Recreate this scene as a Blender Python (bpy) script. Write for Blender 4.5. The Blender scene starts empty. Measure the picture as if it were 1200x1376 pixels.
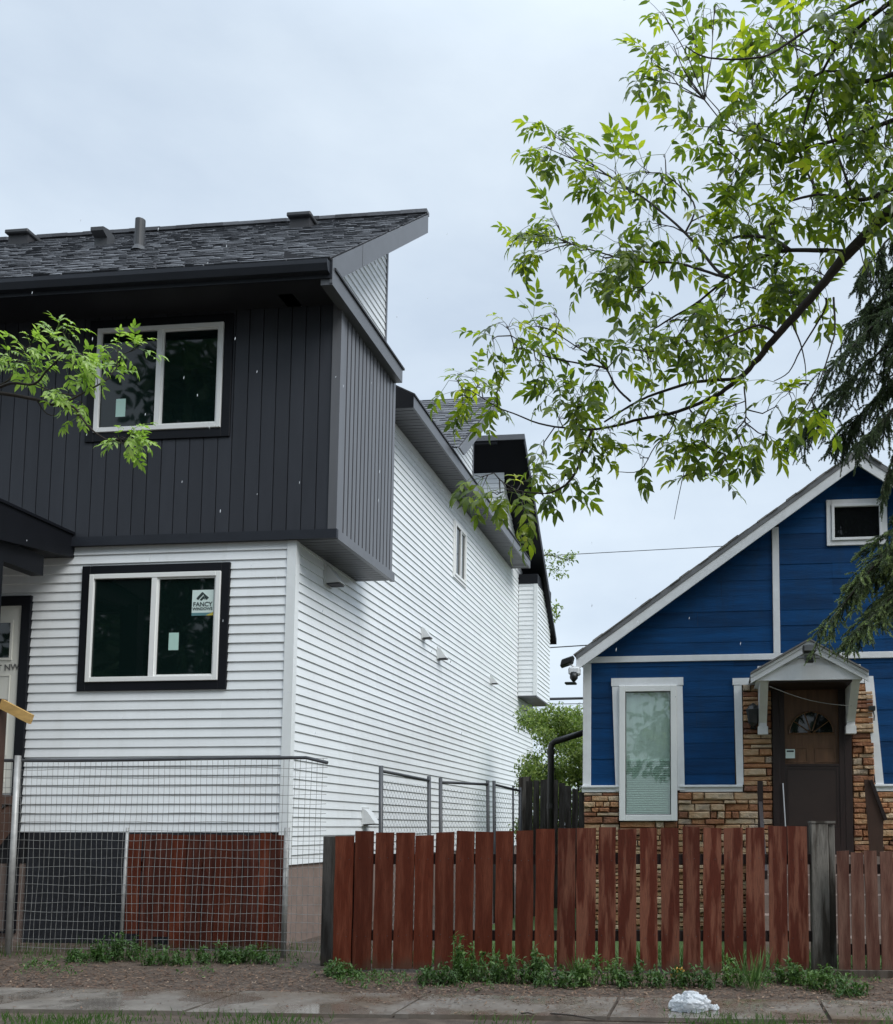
import bpy, bmesh, math, random
from mathutils import Vector, Matrix, Quaternion
R = math.radians
random.seed(7)
sc = bpy.context.scene
C = sc.collection

# ------------------------------------------------------------------ camera
YAW, PITCH, FPX, CXP, CYP, EYE = R(5.91), R(5.0), 1300.0, 830.0, 998.3, 1.25
cam_d = bpy.data.cameras.new('camera'); cam = bpy.data.objects.new('camera', cam_d); C.objects.link(cam)
cam.location = (0, 0, EYE); cam.rotation_euler = (R(90) + PITCH, 0, YAW)
cam_d.sensor_fit = 'AUTO'; cam_d.sensor_width = 36.0; cam_d.lens = FPX / 1376 * 36
cam_d.shift_x = -(CXP - 600) / 1376; cam_d.shift_y = (CYP - 688) / 1376
cam_d.clip_start = 0.05; cam_d.clip_end = 2000
sc.camera = cam

# ------------------------------------------------------------------ sky, sun, exposure (bright overcast with light rain)
SUN_EL, SUN_AZ = R(46), R(60)            # azimuth measured from -Y (behind the camera) towards +X
world = bpy.data.worlds.new('World'); sc.world = world; world.use_nodes = True
wn, wl = world.node_tree.nodes, world.node_tree.links
wn.clear()
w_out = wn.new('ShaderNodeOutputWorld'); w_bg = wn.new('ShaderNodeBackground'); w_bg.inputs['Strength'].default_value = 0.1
w_sky = wn.new('ShaderNodeTexSky'); w_sky.sky_type = 'NISHITA'; w_sky.sun_disc = False
w_sky.sun_elevation = SUN_EL; w_sky.sun_rotation = R(180) - SUN_AZ
w_tc = wn.new('ShaderNodeTexCoord')
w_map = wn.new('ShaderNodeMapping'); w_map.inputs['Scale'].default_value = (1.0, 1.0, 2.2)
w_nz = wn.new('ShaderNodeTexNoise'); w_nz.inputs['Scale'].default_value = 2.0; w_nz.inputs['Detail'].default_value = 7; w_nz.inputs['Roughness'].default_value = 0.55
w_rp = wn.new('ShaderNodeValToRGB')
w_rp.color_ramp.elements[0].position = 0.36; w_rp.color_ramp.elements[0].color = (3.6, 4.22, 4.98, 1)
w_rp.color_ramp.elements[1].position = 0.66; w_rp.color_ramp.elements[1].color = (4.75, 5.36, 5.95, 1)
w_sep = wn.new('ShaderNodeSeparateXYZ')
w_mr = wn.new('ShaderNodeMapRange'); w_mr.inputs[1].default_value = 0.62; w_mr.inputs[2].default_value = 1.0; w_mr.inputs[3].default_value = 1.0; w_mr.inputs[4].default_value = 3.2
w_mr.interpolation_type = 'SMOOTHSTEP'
w_mul = wn.new('ShaderNodeVectorMath'); w_mul.operation = 'SCALE'
w_mix = wn.new('ShaderNodeMix'); w_mix.data_type = 'RGBA'; w_mix.inputs[0].default_value = 0.9
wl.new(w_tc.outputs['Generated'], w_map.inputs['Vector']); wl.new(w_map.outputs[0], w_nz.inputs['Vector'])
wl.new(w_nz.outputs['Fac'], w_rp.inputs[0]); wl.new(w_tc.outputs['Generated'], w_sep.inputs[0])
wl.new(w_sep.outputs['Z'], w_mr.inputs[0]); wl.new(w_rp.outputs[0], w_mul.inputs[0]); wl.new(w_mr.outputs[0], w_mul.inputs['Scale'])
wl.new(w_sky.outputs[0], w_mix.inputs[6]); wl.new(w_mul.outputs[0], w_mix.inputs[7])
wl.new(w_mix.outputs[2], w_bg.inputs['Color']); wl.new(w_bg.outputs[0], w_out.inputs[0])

sun_d = bpy.data.lights.new('sun', 'SUN'); sun_d.energy = 1.5; sun_d.angle = R(32); sun_d.color = (1.0, 0.985, 0.96)
sun = bpy.data.objects.new('sun', sun_d); C.objects.link(sun)
sdir = Vector((math.sin(SUN_AZ) * math.cos(SUN_EL), -math.cos(SUN_AZ) * math.cos(SUN_EL), math.sin(SUN_EL)))
sun.rotation_euler = sdir.to_track_quat('Z', 'Y').to_euler(); sun.location = sdir * 60
sc.view_settings.view_transform = 'Standard'; sc.view_settings.look = 'None'
sc.view_settings.exposure = 0.82; sc.view_settings.gamma = 1.0; sc.view_settings.use_curve_mapping = False

# ------------------------------------------------------------------ a sight line through a photograph point, met with a real plane
_fh = Vector((-math.sin(YAW), math.cos(YAW), 0)); _r = Vector((math.cos(YAW), math.sin(YAW), 0))
_F = math.cos(PITCH) * _fh + Vector((0, 0, math.sin(PITCH))); _U = -math.sin(PITCH) * _fh + Vector((0, 0, math.cos(PITCH)))
def at(x, y, axis, val):
    d = _F + _r * ((x - CXP) / FPX) - _U * ((y - CYP) / FPX)
    i = 'XYZ'.index(axis); o = Vector((0, 0, EYE))
    return o + d * ((val - o[i]) / d[i])

# ------------------------------------------------------------------ materials
MATS = {}
def new_mat(name):
    m = bpy.data.materials.new(name); m.use_nodes = True; MATS[name] = m
    nt = m.node_tree; b = nt.nodes['Principled BSDF']
    return m, nt.nodes, nt.links, b
def ramp(n, stops):
    r = n.new('ShaderNodeValToRGB'); e = r.color_ramp.elements
    while len(e) < len(stops): e.new(0.5)
    for k, (p, c) in enumerate(stops): e[k].position = p; e[k].color = (c[0], c[1], c[2], 1)
    return r
def mat(name, col, rough=0.5, var=0.12, nscale=3.0, stretch=(1, 1, 1), bump=0.0, bscale=60.0, metal=0.0, rnd=0.0, island=0.0, spec=0.5, grime=0.0):
    """plain painted surface: soft mottling in object space, optional per-piece tone, fine bump, grime patches"""
    m, n, l, b = new_mat(name)
    tc = n.new('ShaderNodeTexCoord'); mp = n.new('ShaderNodeMapping'); mp.inputs['Scale'].default_value = stretch
    nz = n.new('ShaderNodeTexNoise'); nz.inputs['Scale'].default_value = nscale; nz.inputs['Detail'].default_value = 6; nz.inputs['Roughness'].default_value = 0.6
    l.new(tc.outputs['Object'], mp.inputs[0]); l.new(mp.outputs[0], nz.inputs['Vector'])
    lo = [c * (1 - var) for c in col]; hi = [min(1, c * (1 + var)) for c in col]
    r = ramp(n, [(0.3, lo), (0.7, hi)]); l.new(nz.outputs['Fac'], r.inputs[0])
    out = r.outputs[0]
    if rnd or island:
        hv = n.new('ShaderNodeHueSaturation'); mr = n.new('ShaderNodeMapRange')
        amt = rnd or island
        mr.inputs[3].default_value = 1 - amt; mr.inputs[4].default_value = 1 + amt
        if rnd:
            s = n.new('ShaderNodeObjectInfo'); l.new(s.outputs['Random'], mr.inputs[0])
        else:
            s = n.new('ShaderNodeNewGeometry'); l.new(s.outputs['Random Per Island'], mr.inputs[0])
        l.new(mr.outputs[0], hv.inputs['Value']); l.new(out, hv.inputs['Color']); out = hv.outputs[0]
    if grime:
        g = n.new('ShaderNodeTexNoise'); g.inputs['Scale'].default_value = 1.3; g.inputs['Detail'].default_value = 9; g.inputs['Roughness'].default_value = 0.7
        gm = n.new('ShaderNodeMapping'); gm.inputs['Scale'].default_value = (3, 3, 0.7); l.new(tc.outputs['Object'], gm.inputs[0]); l.new(gm.outputs[0], g.inputs['Vector'])
        gr = ramp(n, [(0.5, (0, 0, 0)), (0.72, (1, 1, 1))]); l.new(g.outputs['Fac'], gr.inputs[0])
        mx = n.new('ShaderNodeMix'); mx.data_type = 'RGBA'
        mm = n.new('ShaderNodeMath'); mm.operation = 'MULTIPLY'; mm.inputs[1].default_value = grime; l.new(gr.outputs[0], mm.inputs[0])
        l.new(mm.outputs[0], mx.inputs[0]); l.new(out, mx.inputs[6]); mx.inputs[7].default_value = (col[0] * 0.55 + 0.01, col[1] * 0.53 + 0.01, col[2] * 0.47, 1); out = mx.outputs[2]
    l.new(out, b.inputs['Base Color'])
    b.inputs['Roughness'].default_value = rough; b.inputs['Metallic'].default_value = metal; b.inputs['Specular IOR Level'].default_value = spec
    if bump:
        bn = n.new('ShaderNodeTexNoise'); bn.inputs['Scale'].default_value = bscale; bn.inputs['Detail'].default_value = 4
        l.new(mp.outputs[0], bn.inputs['Vector'])
        bp = n.new('ShaderNodeBump'); bp.inputs['Strength'].default_value = bump; bp.inputs['Distance'].default_value = 0.01
        l.new(bn.outputs['Fac'], bp.inputs['Height']); l.new(bp.outputs[0], b.inputs['Normal'])
    return m
def ramp_random(name, stops, rough=0.6, source='Object', bump=0.3, bscale=30, nmix=0.35, nscale=14):
    """each piece takes its own tone from a palette, with noise inside the piece"""
    m, n, l, b = new_mat(name)
    tc = n.new('ShaderNodeTexCoord'); nz = n.new('ShaderNodeTexNoise'); nz.inputs['Scale'].default_value = nscale; nz.inputs['Detail'].default_value = 6
    l.new(tc.outputs['Object'], nz.inputs['Vector'])
    if source == 'Object':
        s = n.new('ShaderNodeObjectInfo').outputs['Random']
    else:
        s = n.new('ShaderNodeNewGeometry').outputs['Random Per Island']
    mx = n.new('ShaderNodeMix'); mx.data_type = 'FLOAT'; mx.inputs[0].default_value = nmix
    l.new(s, mx.inputs[2]); l.new(nz.outputs['Fac'], mx.inputs[3])
    r = ramp(n, stops); l.new(mx.outputs[0], r.inputs[0]); l.new(r.outputs[0], b.inputs['Base Color'])
    b.inputs['Roughness'].default_value = rough
    if bump:
        bn = n.new('ShaderNodeTexNoise'); bn.inputs['Scale'].default_value = bscale; bn.inputs['Detail'].default_value = 6
        l.new(tc.outputs['Object'], bn.inputs['Vector'])
        bp = n.new('ShaderNodeBump'); bp.inputs['Strength'].default_value = bump; bp.inputs['Distance'].default_value = 0.02
        l.new(bn.outputs['Fac'], bp.inputs['Height']); l.new(bp.outputs[0], b.inputs['Normal'])
    return m
def leaf_mat(name, stops, trans=0.45, rough=0.4, source='Object'):
    m, n, l, b = new_mat(name)
    s1 = n.new('ShaderNodeNewGeometry').outputs['Random Per Island']
    s2 = n.new('ShaderNodeObjectInfo').outputs['Random']
    mx = n.new('ShaderNodeMix'); mx.data_type = 'FLOAT'; mx.inputs[0].default_value = 0.55
    l.new(s2, mx.inputs[2]); l.new(s1, mx.inputs[3])
    r = ramp(n, stops); l.new(mx.outputs[0] if source == 'Object' else s1, r.inputs[0])
    l.new(r.outputs[0], b.inputs['Base Color']); b.inputs['Roughness'].default_value = rough
    tr = n.new('ShaderNodeBsdfTranslucent'); ms = n.new('ShaderNodeMixShader'); ms.inputs[0].default_value = trans
    hv = n.new('ShaderNodeHueSaturation'); hv.inputs['Saturation'].default_value = 1.15; hv.inputs['Value'].default_value = 1.5
    l.new(r.outputs[0], hv.inputs['Color']); l.new(hv.outputs[0], tr.inputs['Color'])
    l.new(b.outputs[0], ms.inputs[1]); l.new(tr.outputs[0], ms.inputs[2]); l.new(ms.outputs[0], n['Material Output'].inputs[0])
    return m
def glass_mat(name, tint, wav=0.02):
    m, n, l, b = new_mat(name)
    b.inputs['Base Color'].default_value = (*tint, 1); b.inputs['Roughness'].default_value = 0.025; b.inputs['IOR'].default_value = 1.52
    tc = n.new('ShaderNodeTexCoord'); nz = n.new('ShaderNodeTexNoise'); nz.inputs['Scale'].default_value = 2.2; nz.inputs['Detail'].default_value = 1
    l.new(tc.outputs['Object'], nz.inputs['Vector'])
    bp = n.new('ShaderNodeBump'); bp.inputs['Strength'].default_value = wav; bp.inputs['Distance'].default_value = 0.2
    l.new(nz.outputs['Fac'], bp.inputs['Height']); l.new(bp.outputs[0], b.inputs['Normal'])
    return m
def clear_glass(name, ior=0.07):
    m, n, l, b = new_mat(name)
    tr = n.new('ShaderNodeBsdfTransparent'); tr.inputs[0].default_value = (0.86, 0.92, 0.89, 1)
    gl = n.new('ShaderNodeBsdfGlossy'); gl.inputs['Roughness'].default_value = 0.02
    lw = n.new('ShaderNodeLayerWeight'); pw = n.new('ShaderNodeMath'); pw.operation = 'POWER'; pw.inputs[1].default_value = 4; l.new(lw.outputs['Facing'], pw.inputs[0])
    fr = n.new('ShaderNodeMapRange'); fr.inputs[3].default_value = ior; fr.inputs[4].default_value = 1.0; l.new(pw.outputs[0], fr.inputs[0])
    ms = n.new('ShaderNodeMixShader')
    l.new(fr.outputs[0], ms.inputs[0]); l.new(tr.outputs[0], ms.inputs[1]); l.new(gl.outputs[0], ms.inputs[2]); l.new(ms.outputs[0], n['Material Output'].inputs[0])
    return m

mat('vinyl', (0.77, 0.80, 0.81), 0.40, 0.035, 1.5, grime=0.16, rnd=0.03, bump=0.12, bscale=5)
mat('vinyl_trim', (0.74, 0.77, 0.77), 0.4, 0.04, 5, grime=0.12)
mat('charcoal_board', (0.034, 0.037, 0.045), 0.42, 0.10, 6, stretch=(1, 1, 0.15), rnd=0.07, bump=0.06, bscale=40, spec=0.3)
mat('charcoal_lit', (0.115, 0.118, 0.128), 0.36, 0.10, 4, stretch=(1, 1, 0.2), rnd=0.05)  # charcoal cladding coloured lighter for the light falling on the side wall
mat('dark_gap', (0.012, 0.012, 0.014), 0.7, 0.05)
mat('black_trim', (0.006, 0.007, 0.010), 0.5, 0.12, 6, spec=0.22)
mat('black_metal', (0.006, 0.007, 0.010), 0.5, 0.15, 4, spec=0.25)
mat('fascia', (0.10, 0.105, 0.115), 0.38, 0.08, 5, grime=0.15)
mat('fascia_shaded', (0.020, 0.023, 0.030), 0.45, 0.10, 4, spec=0.3)  # fascia colour darkened to carry the shade on front faces
mat('soffit', (0.07, 0.072, 0.08), 0.42, 0.07, 3, island=0.08)
mat('soffit_dark', (0.026, 0.027, 0.033), 0.5, 0.1, 3)
mat('window_frame', (0.78, 0.79, 0.77), 0.35, 0.02, 3)
glass_mat('dark_glass', (0.004, 0.010, 0.009), 0.012)
glass_mat('small_glass', (0.006, 0.007, 0.008), 0.01)
clear_glass('clear_glass', 0.09)
mat('sticker', (0.62, 0.74, 0.70), 0.6, 0.02)
mat('sticker_teal', (0.42, 0.62, 0.55), 0.6, 0.02)
mat('sticker_ink', (0.02, 0.035, 0.035), 0.6, 0.02)
mat('sticker_band', (0.10, 0.22, 0.24), 0.6, 0.02)
mat('sticker_yellow', (0.55, 0.45, 0.08), 0.6, 0.02)
ramp_random('shingle', [(0.05, (0.030, 0.032, 0.038)), (0.35, (0.066, 0.069, 0.078)), (0.62, (0.095, 0.10, 0.112)), (0.95, (0.155, 0.162, 0.178))], 0.72, 'Island', 0.5, 120, 0.25, 30)
ramp_random('shingle_grey', [(0.1, (0.10, 0.095, 0.09)), (0.5, (0.17, 0.165, 0.155)), (0.9, (0.25, 0.24, 0.225))], 0.8, 'Island', 0.5, 120, 0.3, 30)
mat('slab_dark', (0.02, 0.021, 0.026), 0.6, 0.1)
mat('concrete_wall', (0.22, 0.165, 0.14), 0.85, 0.16, 5, bump=0.4, bscale=35, grime=0.35)
mat('membrane', (0.010, 0.011, 0.015), 0.55, 0.35, 9, bump=0.5, bscale=22)
mat('door_white', (0.66, 0.66, 0.60), 0.4, 0.03, 3)
mat('pencil', (0.12, 0.12, 0.12), 0.8, 0.05)
mat('lumber', (0.48, 0.30, 0.10), 0.7, 0.18, 8, stretch=(1, 1, 4), bump=0.2)
mat('lumber_brown', (0.055, 0.026, 0.016), 0.75, 0.2, 8, stretch=(3, 3, 0.4), bump=0.2)
mat('vent_white', (0.60, 0.62, 0.62), 0.45, 0.05)
mat('vent_dark', (0.03, 0.03, 0.033), 0.6, 0.1)
mat('roof_vent', (0.045, 0.047, 0.05), 0.55, 0.15)
# blue house
mat('blue_plank', (0.0012, 0.043, 0.138), 0.5, 0.30, 2.2, stretch=(0.6, 1, 5), rnd=0.16, bump=0.22, bscale=18, grime=0.5, spec=0.22)
mat('white_paint', (0.72, 0.74, 0.75), 0.5, 0.07, 5, bump=0.15, bscale=25, grime=0.22)
ramp_random('stone', [(0.12, (0.07, 0.038, 0.026)), (0.26, (0.20, 0.085, 0.045)), (0.42, (0.34, 0.150, 0.065)), (0.56, (0.40, 0.235, 0.12)), (0.72, (0.50, 0.38, 0.25)), (0.88, (0.24, 0.20, 0.17))], 0.75, 'Object', 1.0, 22, 0.40, 9)
ramp_random('stone_small', [(0.06, (0.09, 0.055, 0.04)), (0.24, (0.24, 0.13, 0.075)), (0.42, (0.33, 0.17, 0.08)), (0.58, (0.40, 0.27, 0.15)), (0.78, (0.46, 0.36, 0.24)), (0.95, (0.27, 0.24, 0.21))], 0.75, 'Island', 0.6, 26, 0.4, 11)
mat('mortar', (0.035, 0.027, 0.021), 0.9, 0.2, 12)
mat('brown_paint', (0.016, 0.007, 0.0055), 0.5, 0.3, 4, stretch=(3, 3, 0.5), bump=0.1, grime=0.1)
mat('brown_panel', (0.026, 0.015, 0.011), 0.3, 0.15, 4)
mat('tan_wood', (0.125, 0.062, 0.028), 0.45, 0.25, 6, stretch=(5, 5, 0.5), bump=0.1)
mat('lantern', (0.012, 0.014, 0.013), 0.4, 0.2)
mat('grey_fixture', (0.16, 0.165, 0.17), 0.45, 0.2, 8)
mat('steel', (0.5, 0.5, 0.5), 0.3, 0.05, metal=0.9)
mat('blind', (0.58, 0.66, 0.60), 0.6, 0.05)
mat('curtain_sky_glare', (0.86, 0.88, 0.87), 0.8, 0.08, 5, stretch=(3, 1, 0.5))  # bright white imitates sky mirrored in the tall pane
mat('pipe_dark', (0.022, 0.021, 0.020), 0.45, 0.2)
# fences
def stain_mat(name, base, pale, lo, hi, rough=0.5):
    m, n, l, b = new_mat(name); b.inputs['Specular IOR Level'].default_value = 0.2
    tc = n.new('ShaderNodeTexCoord'); oi = n.new('ShaderNodeObjectInfo')
    mp = n.new('ShaderNodeMapping'); mp.inputs['Scale'].default_value = (9, 9, 1.15)
    ad = n.new('ShaderNodeVectorMath'); ad.operation = 'ADD'
    cb = n.new('ShaderNodeCombineXYZ'); mu = n.new('ShaderNodeMath'); mu.operation = 'MULTIPLY'; mu.inputs[1].default_value = 97
    l.new(oi.outputs['Random'], mu.inputs[0]); l.new(mu.outputs[0], cb.inputs[0]); l.new(mu.outputs[0], cb.inputs[2])
    l.new(tc.outputs['Object'], ad.inputs[0]); l.new(cb.outputs[0], ad.inputs[1]); l.new(ad.outputs[0], mp.inputs[0])
    nz = n.new('ShaderNodeTexNoise'); nz.inputs['Scale'].default_value = 1.6; nz.inputs['Detail'].default_value = 5; nz.inputs['Roughness'].default_value = 0.5
    l.new(mp.outputs[0], nz.inputs['Vector'])
    r = ramp(n, [(lo, base), (hi, pale)]); l.new(nz.outputs['Fac'], r.inputs[0])
    gn = n.new('ShaderNodeTexNoise'); gm = n.new('ShaderNodeMapping'); gm.inputs['Scale'].default_value = (60, 60, 2.5); l.new(ad.outputs[0], gm.inputs[0]); l.new(gm.outputs[0], gn.inputs['Vector']); gn.inputs['Detail'].default_value = 4
    mr = n.new('ShaderNodeMapRange'); mr.inputs[1].default_value = 0.25; mr.inputs[2].default_value = 0.75; mr.inputs[3].default_value = 0.62; mr.inputs[4].default_value = 1.3
    l.new(gn.outputs['Fac'], mr.inputs[0])
    kn = n.new('ShaderNodeTexVoronoi'); km = n.new('ShaderNodeMapping'); km.inputs['Scale'].default_value = (9, 9, 4.0); l.new(ad.outputs[0], km.inputs[0]); l.new(km.outputs[0], kn.inputs['Vector'])
    kr = ramp(n, [(0.05, (0.25, 0.25, 0.25)), (0.11, (1, 1, 1))]); l.new(kn.outputs['Distance'], kr.inputs[0])
    m1 = n.new('ShaderNodeVectorMath'); m1.operation = 'MULTIPLY'; l.new(r.outputs[0], m1.inputs[0]); l.new(mr.outputs[0], m1.inputs[1])
    m2 = n.new('ShaderNodeVectorMath'); m2.operation = 'MULTIPLY'; l.new(m1.outputs[0], m2.inputs[0]); l.new(kr.outputs[0], m2.inputs[1])
    hv = n.new('ShaderNodeHueSaturation'); vr = n.new('ShaderNodeMapRange'); vr.inputs[3].default_value = 0.8; vr.inputs[4].default_value = 1.18
    l.new(oi.outputs['Random'], vr.inputs[0]); l.new(vr.outputs[0], hv.inputs['Value']); l.new(m2.outputs[0], hv.inputs['Color'])
    sx = n.new('ShaderNodeSeparateXYZ'); l.new(tc.outputs['Object'], sx.inputs[0])
    az = n.new('ShaderNodeMath'); az.operation = 'MULTIPLY_ADD'; az.inputs[1].default_value = 0.28; l.new(nz.outputs['Fac'], az.inputs[0]); az.inputs[2].default_value = -0.02
    sb = n.new('ShaderNodeMath'); sb.operation = 'SUBTRACT'; l.new(az.outputs[0], sb.inputs[0]); l.new(sx.outputs['Z'], sb.inputs[1])
    mw = n.new('ShaderNodeMapRange'); mw.inputs[1].default_value = 0.0; mw.inputs[2].default_value = 0.09; mw.inputs[4].default_value = 0.6; l.new(sb.outputs[0], mw.inputs[0])
    md = n.new('ShaderNodeMix'); md.data_type = 'RGBA'; l.new(mw.outputs[0], md.inputs[0]); l.new(hv.outputs[0], md.inputs[6]); md.inputs[7].default_value = (0.06, 0.042, 0.03, 1)
    l.new(md.outputs[2], b.inputs['Base Color']); b.inputs['Roughness'].default_value = rough
    bp = n.new('ShaderNodeBump'); bp.inputs['Strength'].default_value = 0.35; bp.inputs['Distance'].default_value = 0.004
    l.new(gn.outputs['Fac'], bp.inputs['Height']); l.new(bp.outputs[0], b.inputs['Normal'])
    return m
stain_mat('red_stain', (0.088, 0.0185, 0.0080), (0.135, 0.037, 0.019), 0.46, 0.62)
stain_mat('red_stain_worn', (0.075, 0.0165, 0.0085), (0.150, 0.056, 0.034), 0.45, 0.55)
stain_mat('red_stain_old', (0.095, 0.038, 0.026), (0.16, 0.083, 0.060), 0.4, 0.6, 0.7)
stain_mat('board_dark', (0.050, 0.012, 0.007), (0.095, 0.028, 0.017), 0.42, 0.6)
stain_mat('grey_wood', (0.045, 0.038, 0.031), (0.14, 0.13, 0.115), 0.42, 0.58, 0.8)
stain_mat('dark_wood', (0.03, 0.026, 0.022), (0.075, 0.07, 0.065), 0.4, 0.6, 0.8)
mat('rail_dark', (0.022, 0.009, 0.007), 0.7, 0.2)
mat('galv', (0.34, 0.34, 0.33), 0.45, 0.25, 9, metal=0.3)
mat('galv_dark', (0.05, 0.053, 0.058), 0.45, 0.25, 9)
mat('wire', (0.22, 0.22, 0.21), 0.5, 0.25, 20, metal=0.3)
mat('wire_dark', (0.11, 0.115, 0.12), 0.5, 0.25, 20)
# ground
def ground_mat(name, stops, scale, rough=0.9, bump=0.6, patch=None, wet=False):
    m, n, l, b = new_mat(name)
    tc = n.new('ShaderNodeTexCoord'); nz = n.new('ShaderNodeTexNoise'); nz.inputs['Scale'].default_value = scale; nz.inputs['Detail'].default_value = 10; nz.inputs['Roughness'].default_value = 0.72
    l.new(tc.outputs['Object'], nz.inputs['Vector']); r = ramp(n, stops); l.new(nz.outputs['Fac'], r.inputs[0]); out = r.outputs[0]
    if patch:
        pn = n.new('ShaderNodeTexNoise'); pn.inputs['Scale'].default_value = patch[0]; pn.inputs['Detail'].default_value = 5; l.new(tc.outputs['Object'], pn.inputs['Vector'])
        pr = ramp(n, [(0.48, (0, 0, 0)), (0.62, (1, 1, 1))]); l.new(pn.outputs['Fac'], pr.inputs[0])
        mx = n.new('ShaderNodeMix'); mx.data_type = 'RGBA'; l.new(pr.outputs[0], mx.inputs[0]); l.new(out, mx.inputs[6]); mx.inputs[7].default_value = (*patch[1], 1); out = mx.outputs[2]
    l.new(out, b.inputs['Base Color']); b.inputs['Roughness'].default_value = rough
    bp = n.new('ShaderNodeBump'); bp.inputs['Strength'].default_value = bump; bp.inputs['Distance'].default_value = 0.03
    if wet:                                             # rain film: standing water is smooth and glossy
        wz = n.new('ShaderNodeTexNoise'); wz.inputs['Scale'].default_value = 1.7; wz.inputs['Detail'].default_value = 4; l.new(tc.outputs['Object'], wz.inputs['Vector'])
        wr_ = n.new('ShaderNodeMapRange'); wr_.inputs[1].default_value = 0.44; wr_.inputs[2].default_value = 0.56; wr_.inputs[3].default_value = 0.04; wr_.inputs[4].default_value = rough; l.new(wz.outputs['Fac'], wr_.inputs[0]); l.new(wr_.outputs[0], b.inputs['Roughness'])
        wb_ = n.new('ShaderNodeMapRange'); wb_.inputs[1].default_value = 0.44; wb_.inputs[2].default_value = 0.56; wb_.inputs[3].default_value = 0.02; wb_.inputs[4].default_value = bump; l.new(wz.outputs['Fac'], wb_.inputs[0]); l.new(wb_.outputs[0], bp.inputs['Strength'])
    l.new(nz.outputs['Fac'], bp.inputs['Height']); l.new(bp.outputs[0], b.inputs['Normal'])
    return m
ground_mat('soil', [(0.3, (0.030, 0.021, 0.015)), (0.5, (0.075, 0.052, 0.037)), (0.7, (0.14, 0.105, 0.078))], 7, 0.7, 0.8)
ground_mat('walk_concrete', [(0.3, (0.12, 0.105, 0.09)), (0.55, (0.18, 0.158, 0.135)), (0.75, (0.27, 0.245, 0.215))], 5, 0.5, 0.35, (0.9, (0.12, 0.09, 0.065)), True)
ground_mat('lawn', [(0.3, (0.03, 0.06, 0.012)), (0.6, (0.07, 0.13, 0.03)), (0.8, (0.12, 0.17, 0.05))], 30, 0.9, 0.8)
ground_mat('asphalt', [(0.3, (0.035, 0.035, 0.036)), (0.7, (0.065, 0.064, 0.062))], 40, 0.6, 0.3)
ramp_random('litter', [(0.05, (0.04, 0.024, 0.016)), (0.45, (0.11, 0.06, 0.036)), (0.75, (0.19, 0.12, 0.075)), (0.95, (0.36, 0.29, 0.22))], 0.8, 'Island', 0.0)
leaf_mat('ash_leaf', [(0.08, (0.06, 0.095, 0.024)), (0.33, (0.135, 0.195, 0.038)), (0.6, (0.25, 0.32, 0.05)), (0.88, (0.42, 0.46, 0.08))], 0.58, 0.33)
leaf_mat('pale_leaf', [(0.1, (0.15, 0.25, 0.05)), (0.5, (0.25, 0.39, 0.075)), (0.9, (0.40, 0.54, 0.15))], 0.4, 0.35)
leaf_mat('weed_leaf', [(0.1, (0.035, 0.075, 0.018)), (0.5, (0.06, 0.125, 0.03)), (0.9, (0.12, 0.20, 0.05))], 0.3, 0.5)
leaf_mat('bush_leaf', [(0.1, (0.08, 0.13, 0.03)), (0.5, (0.16, 0.235, 0.055)), (0.9, (0.28, 0.35, 0.10))], 0.45, 0.5, 'Island')
leaf_mat('street_leaf', [(0.1, (0.02, 0.05, 0.02)), (0.5, (0.045, 0.095, 0.04)), (0.9, (0.09, 0.16, 0.065))], 0.3, 0.6, 'Island')
leaf_mat('needle', [(0.1, (0.035, 0.056, 0.028)), (0.55, (0.07, 0.105, 0.05)), (0.9, (0.13, 0.175, 0.08))], 0.25, 0.5, 'Island')
leaf_mat('needle_tip', [(0.1, (0.13, 0.19, 0.07)), (0.5, (0.22, 0.29, 0.11)), (0.9, (0.34, 0.40, 0.18))], 0.3, 0.5, 'Island')
mat('bark', (0.030, 0.022, 0.017), 0.8, 0.35, 12, stretch=(1, 1, 0.3), bump=0.6, bscale=40)
leaf_mat('bag', [(0.0, (0.62, 0.64, 0.66)), (1.0, (0.66, 0.68, 0.70))], 0.3, 0.25)
mat('petal', (0.75, 0.42, 0.10), 0.6, 0.2)
mat('cable', (0.03, 0.032, 0.036), 0.6, 0.1)
_m, _n, _l, _b = new_mat('rain')
_b.inputs['Base Color'].default_value = (0.85, 0.9, 0.95, 1); _b.inputs['Roughness'].default_value = 0.15; _b.inputs['Alpha'].default_value = 0.55

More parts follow.
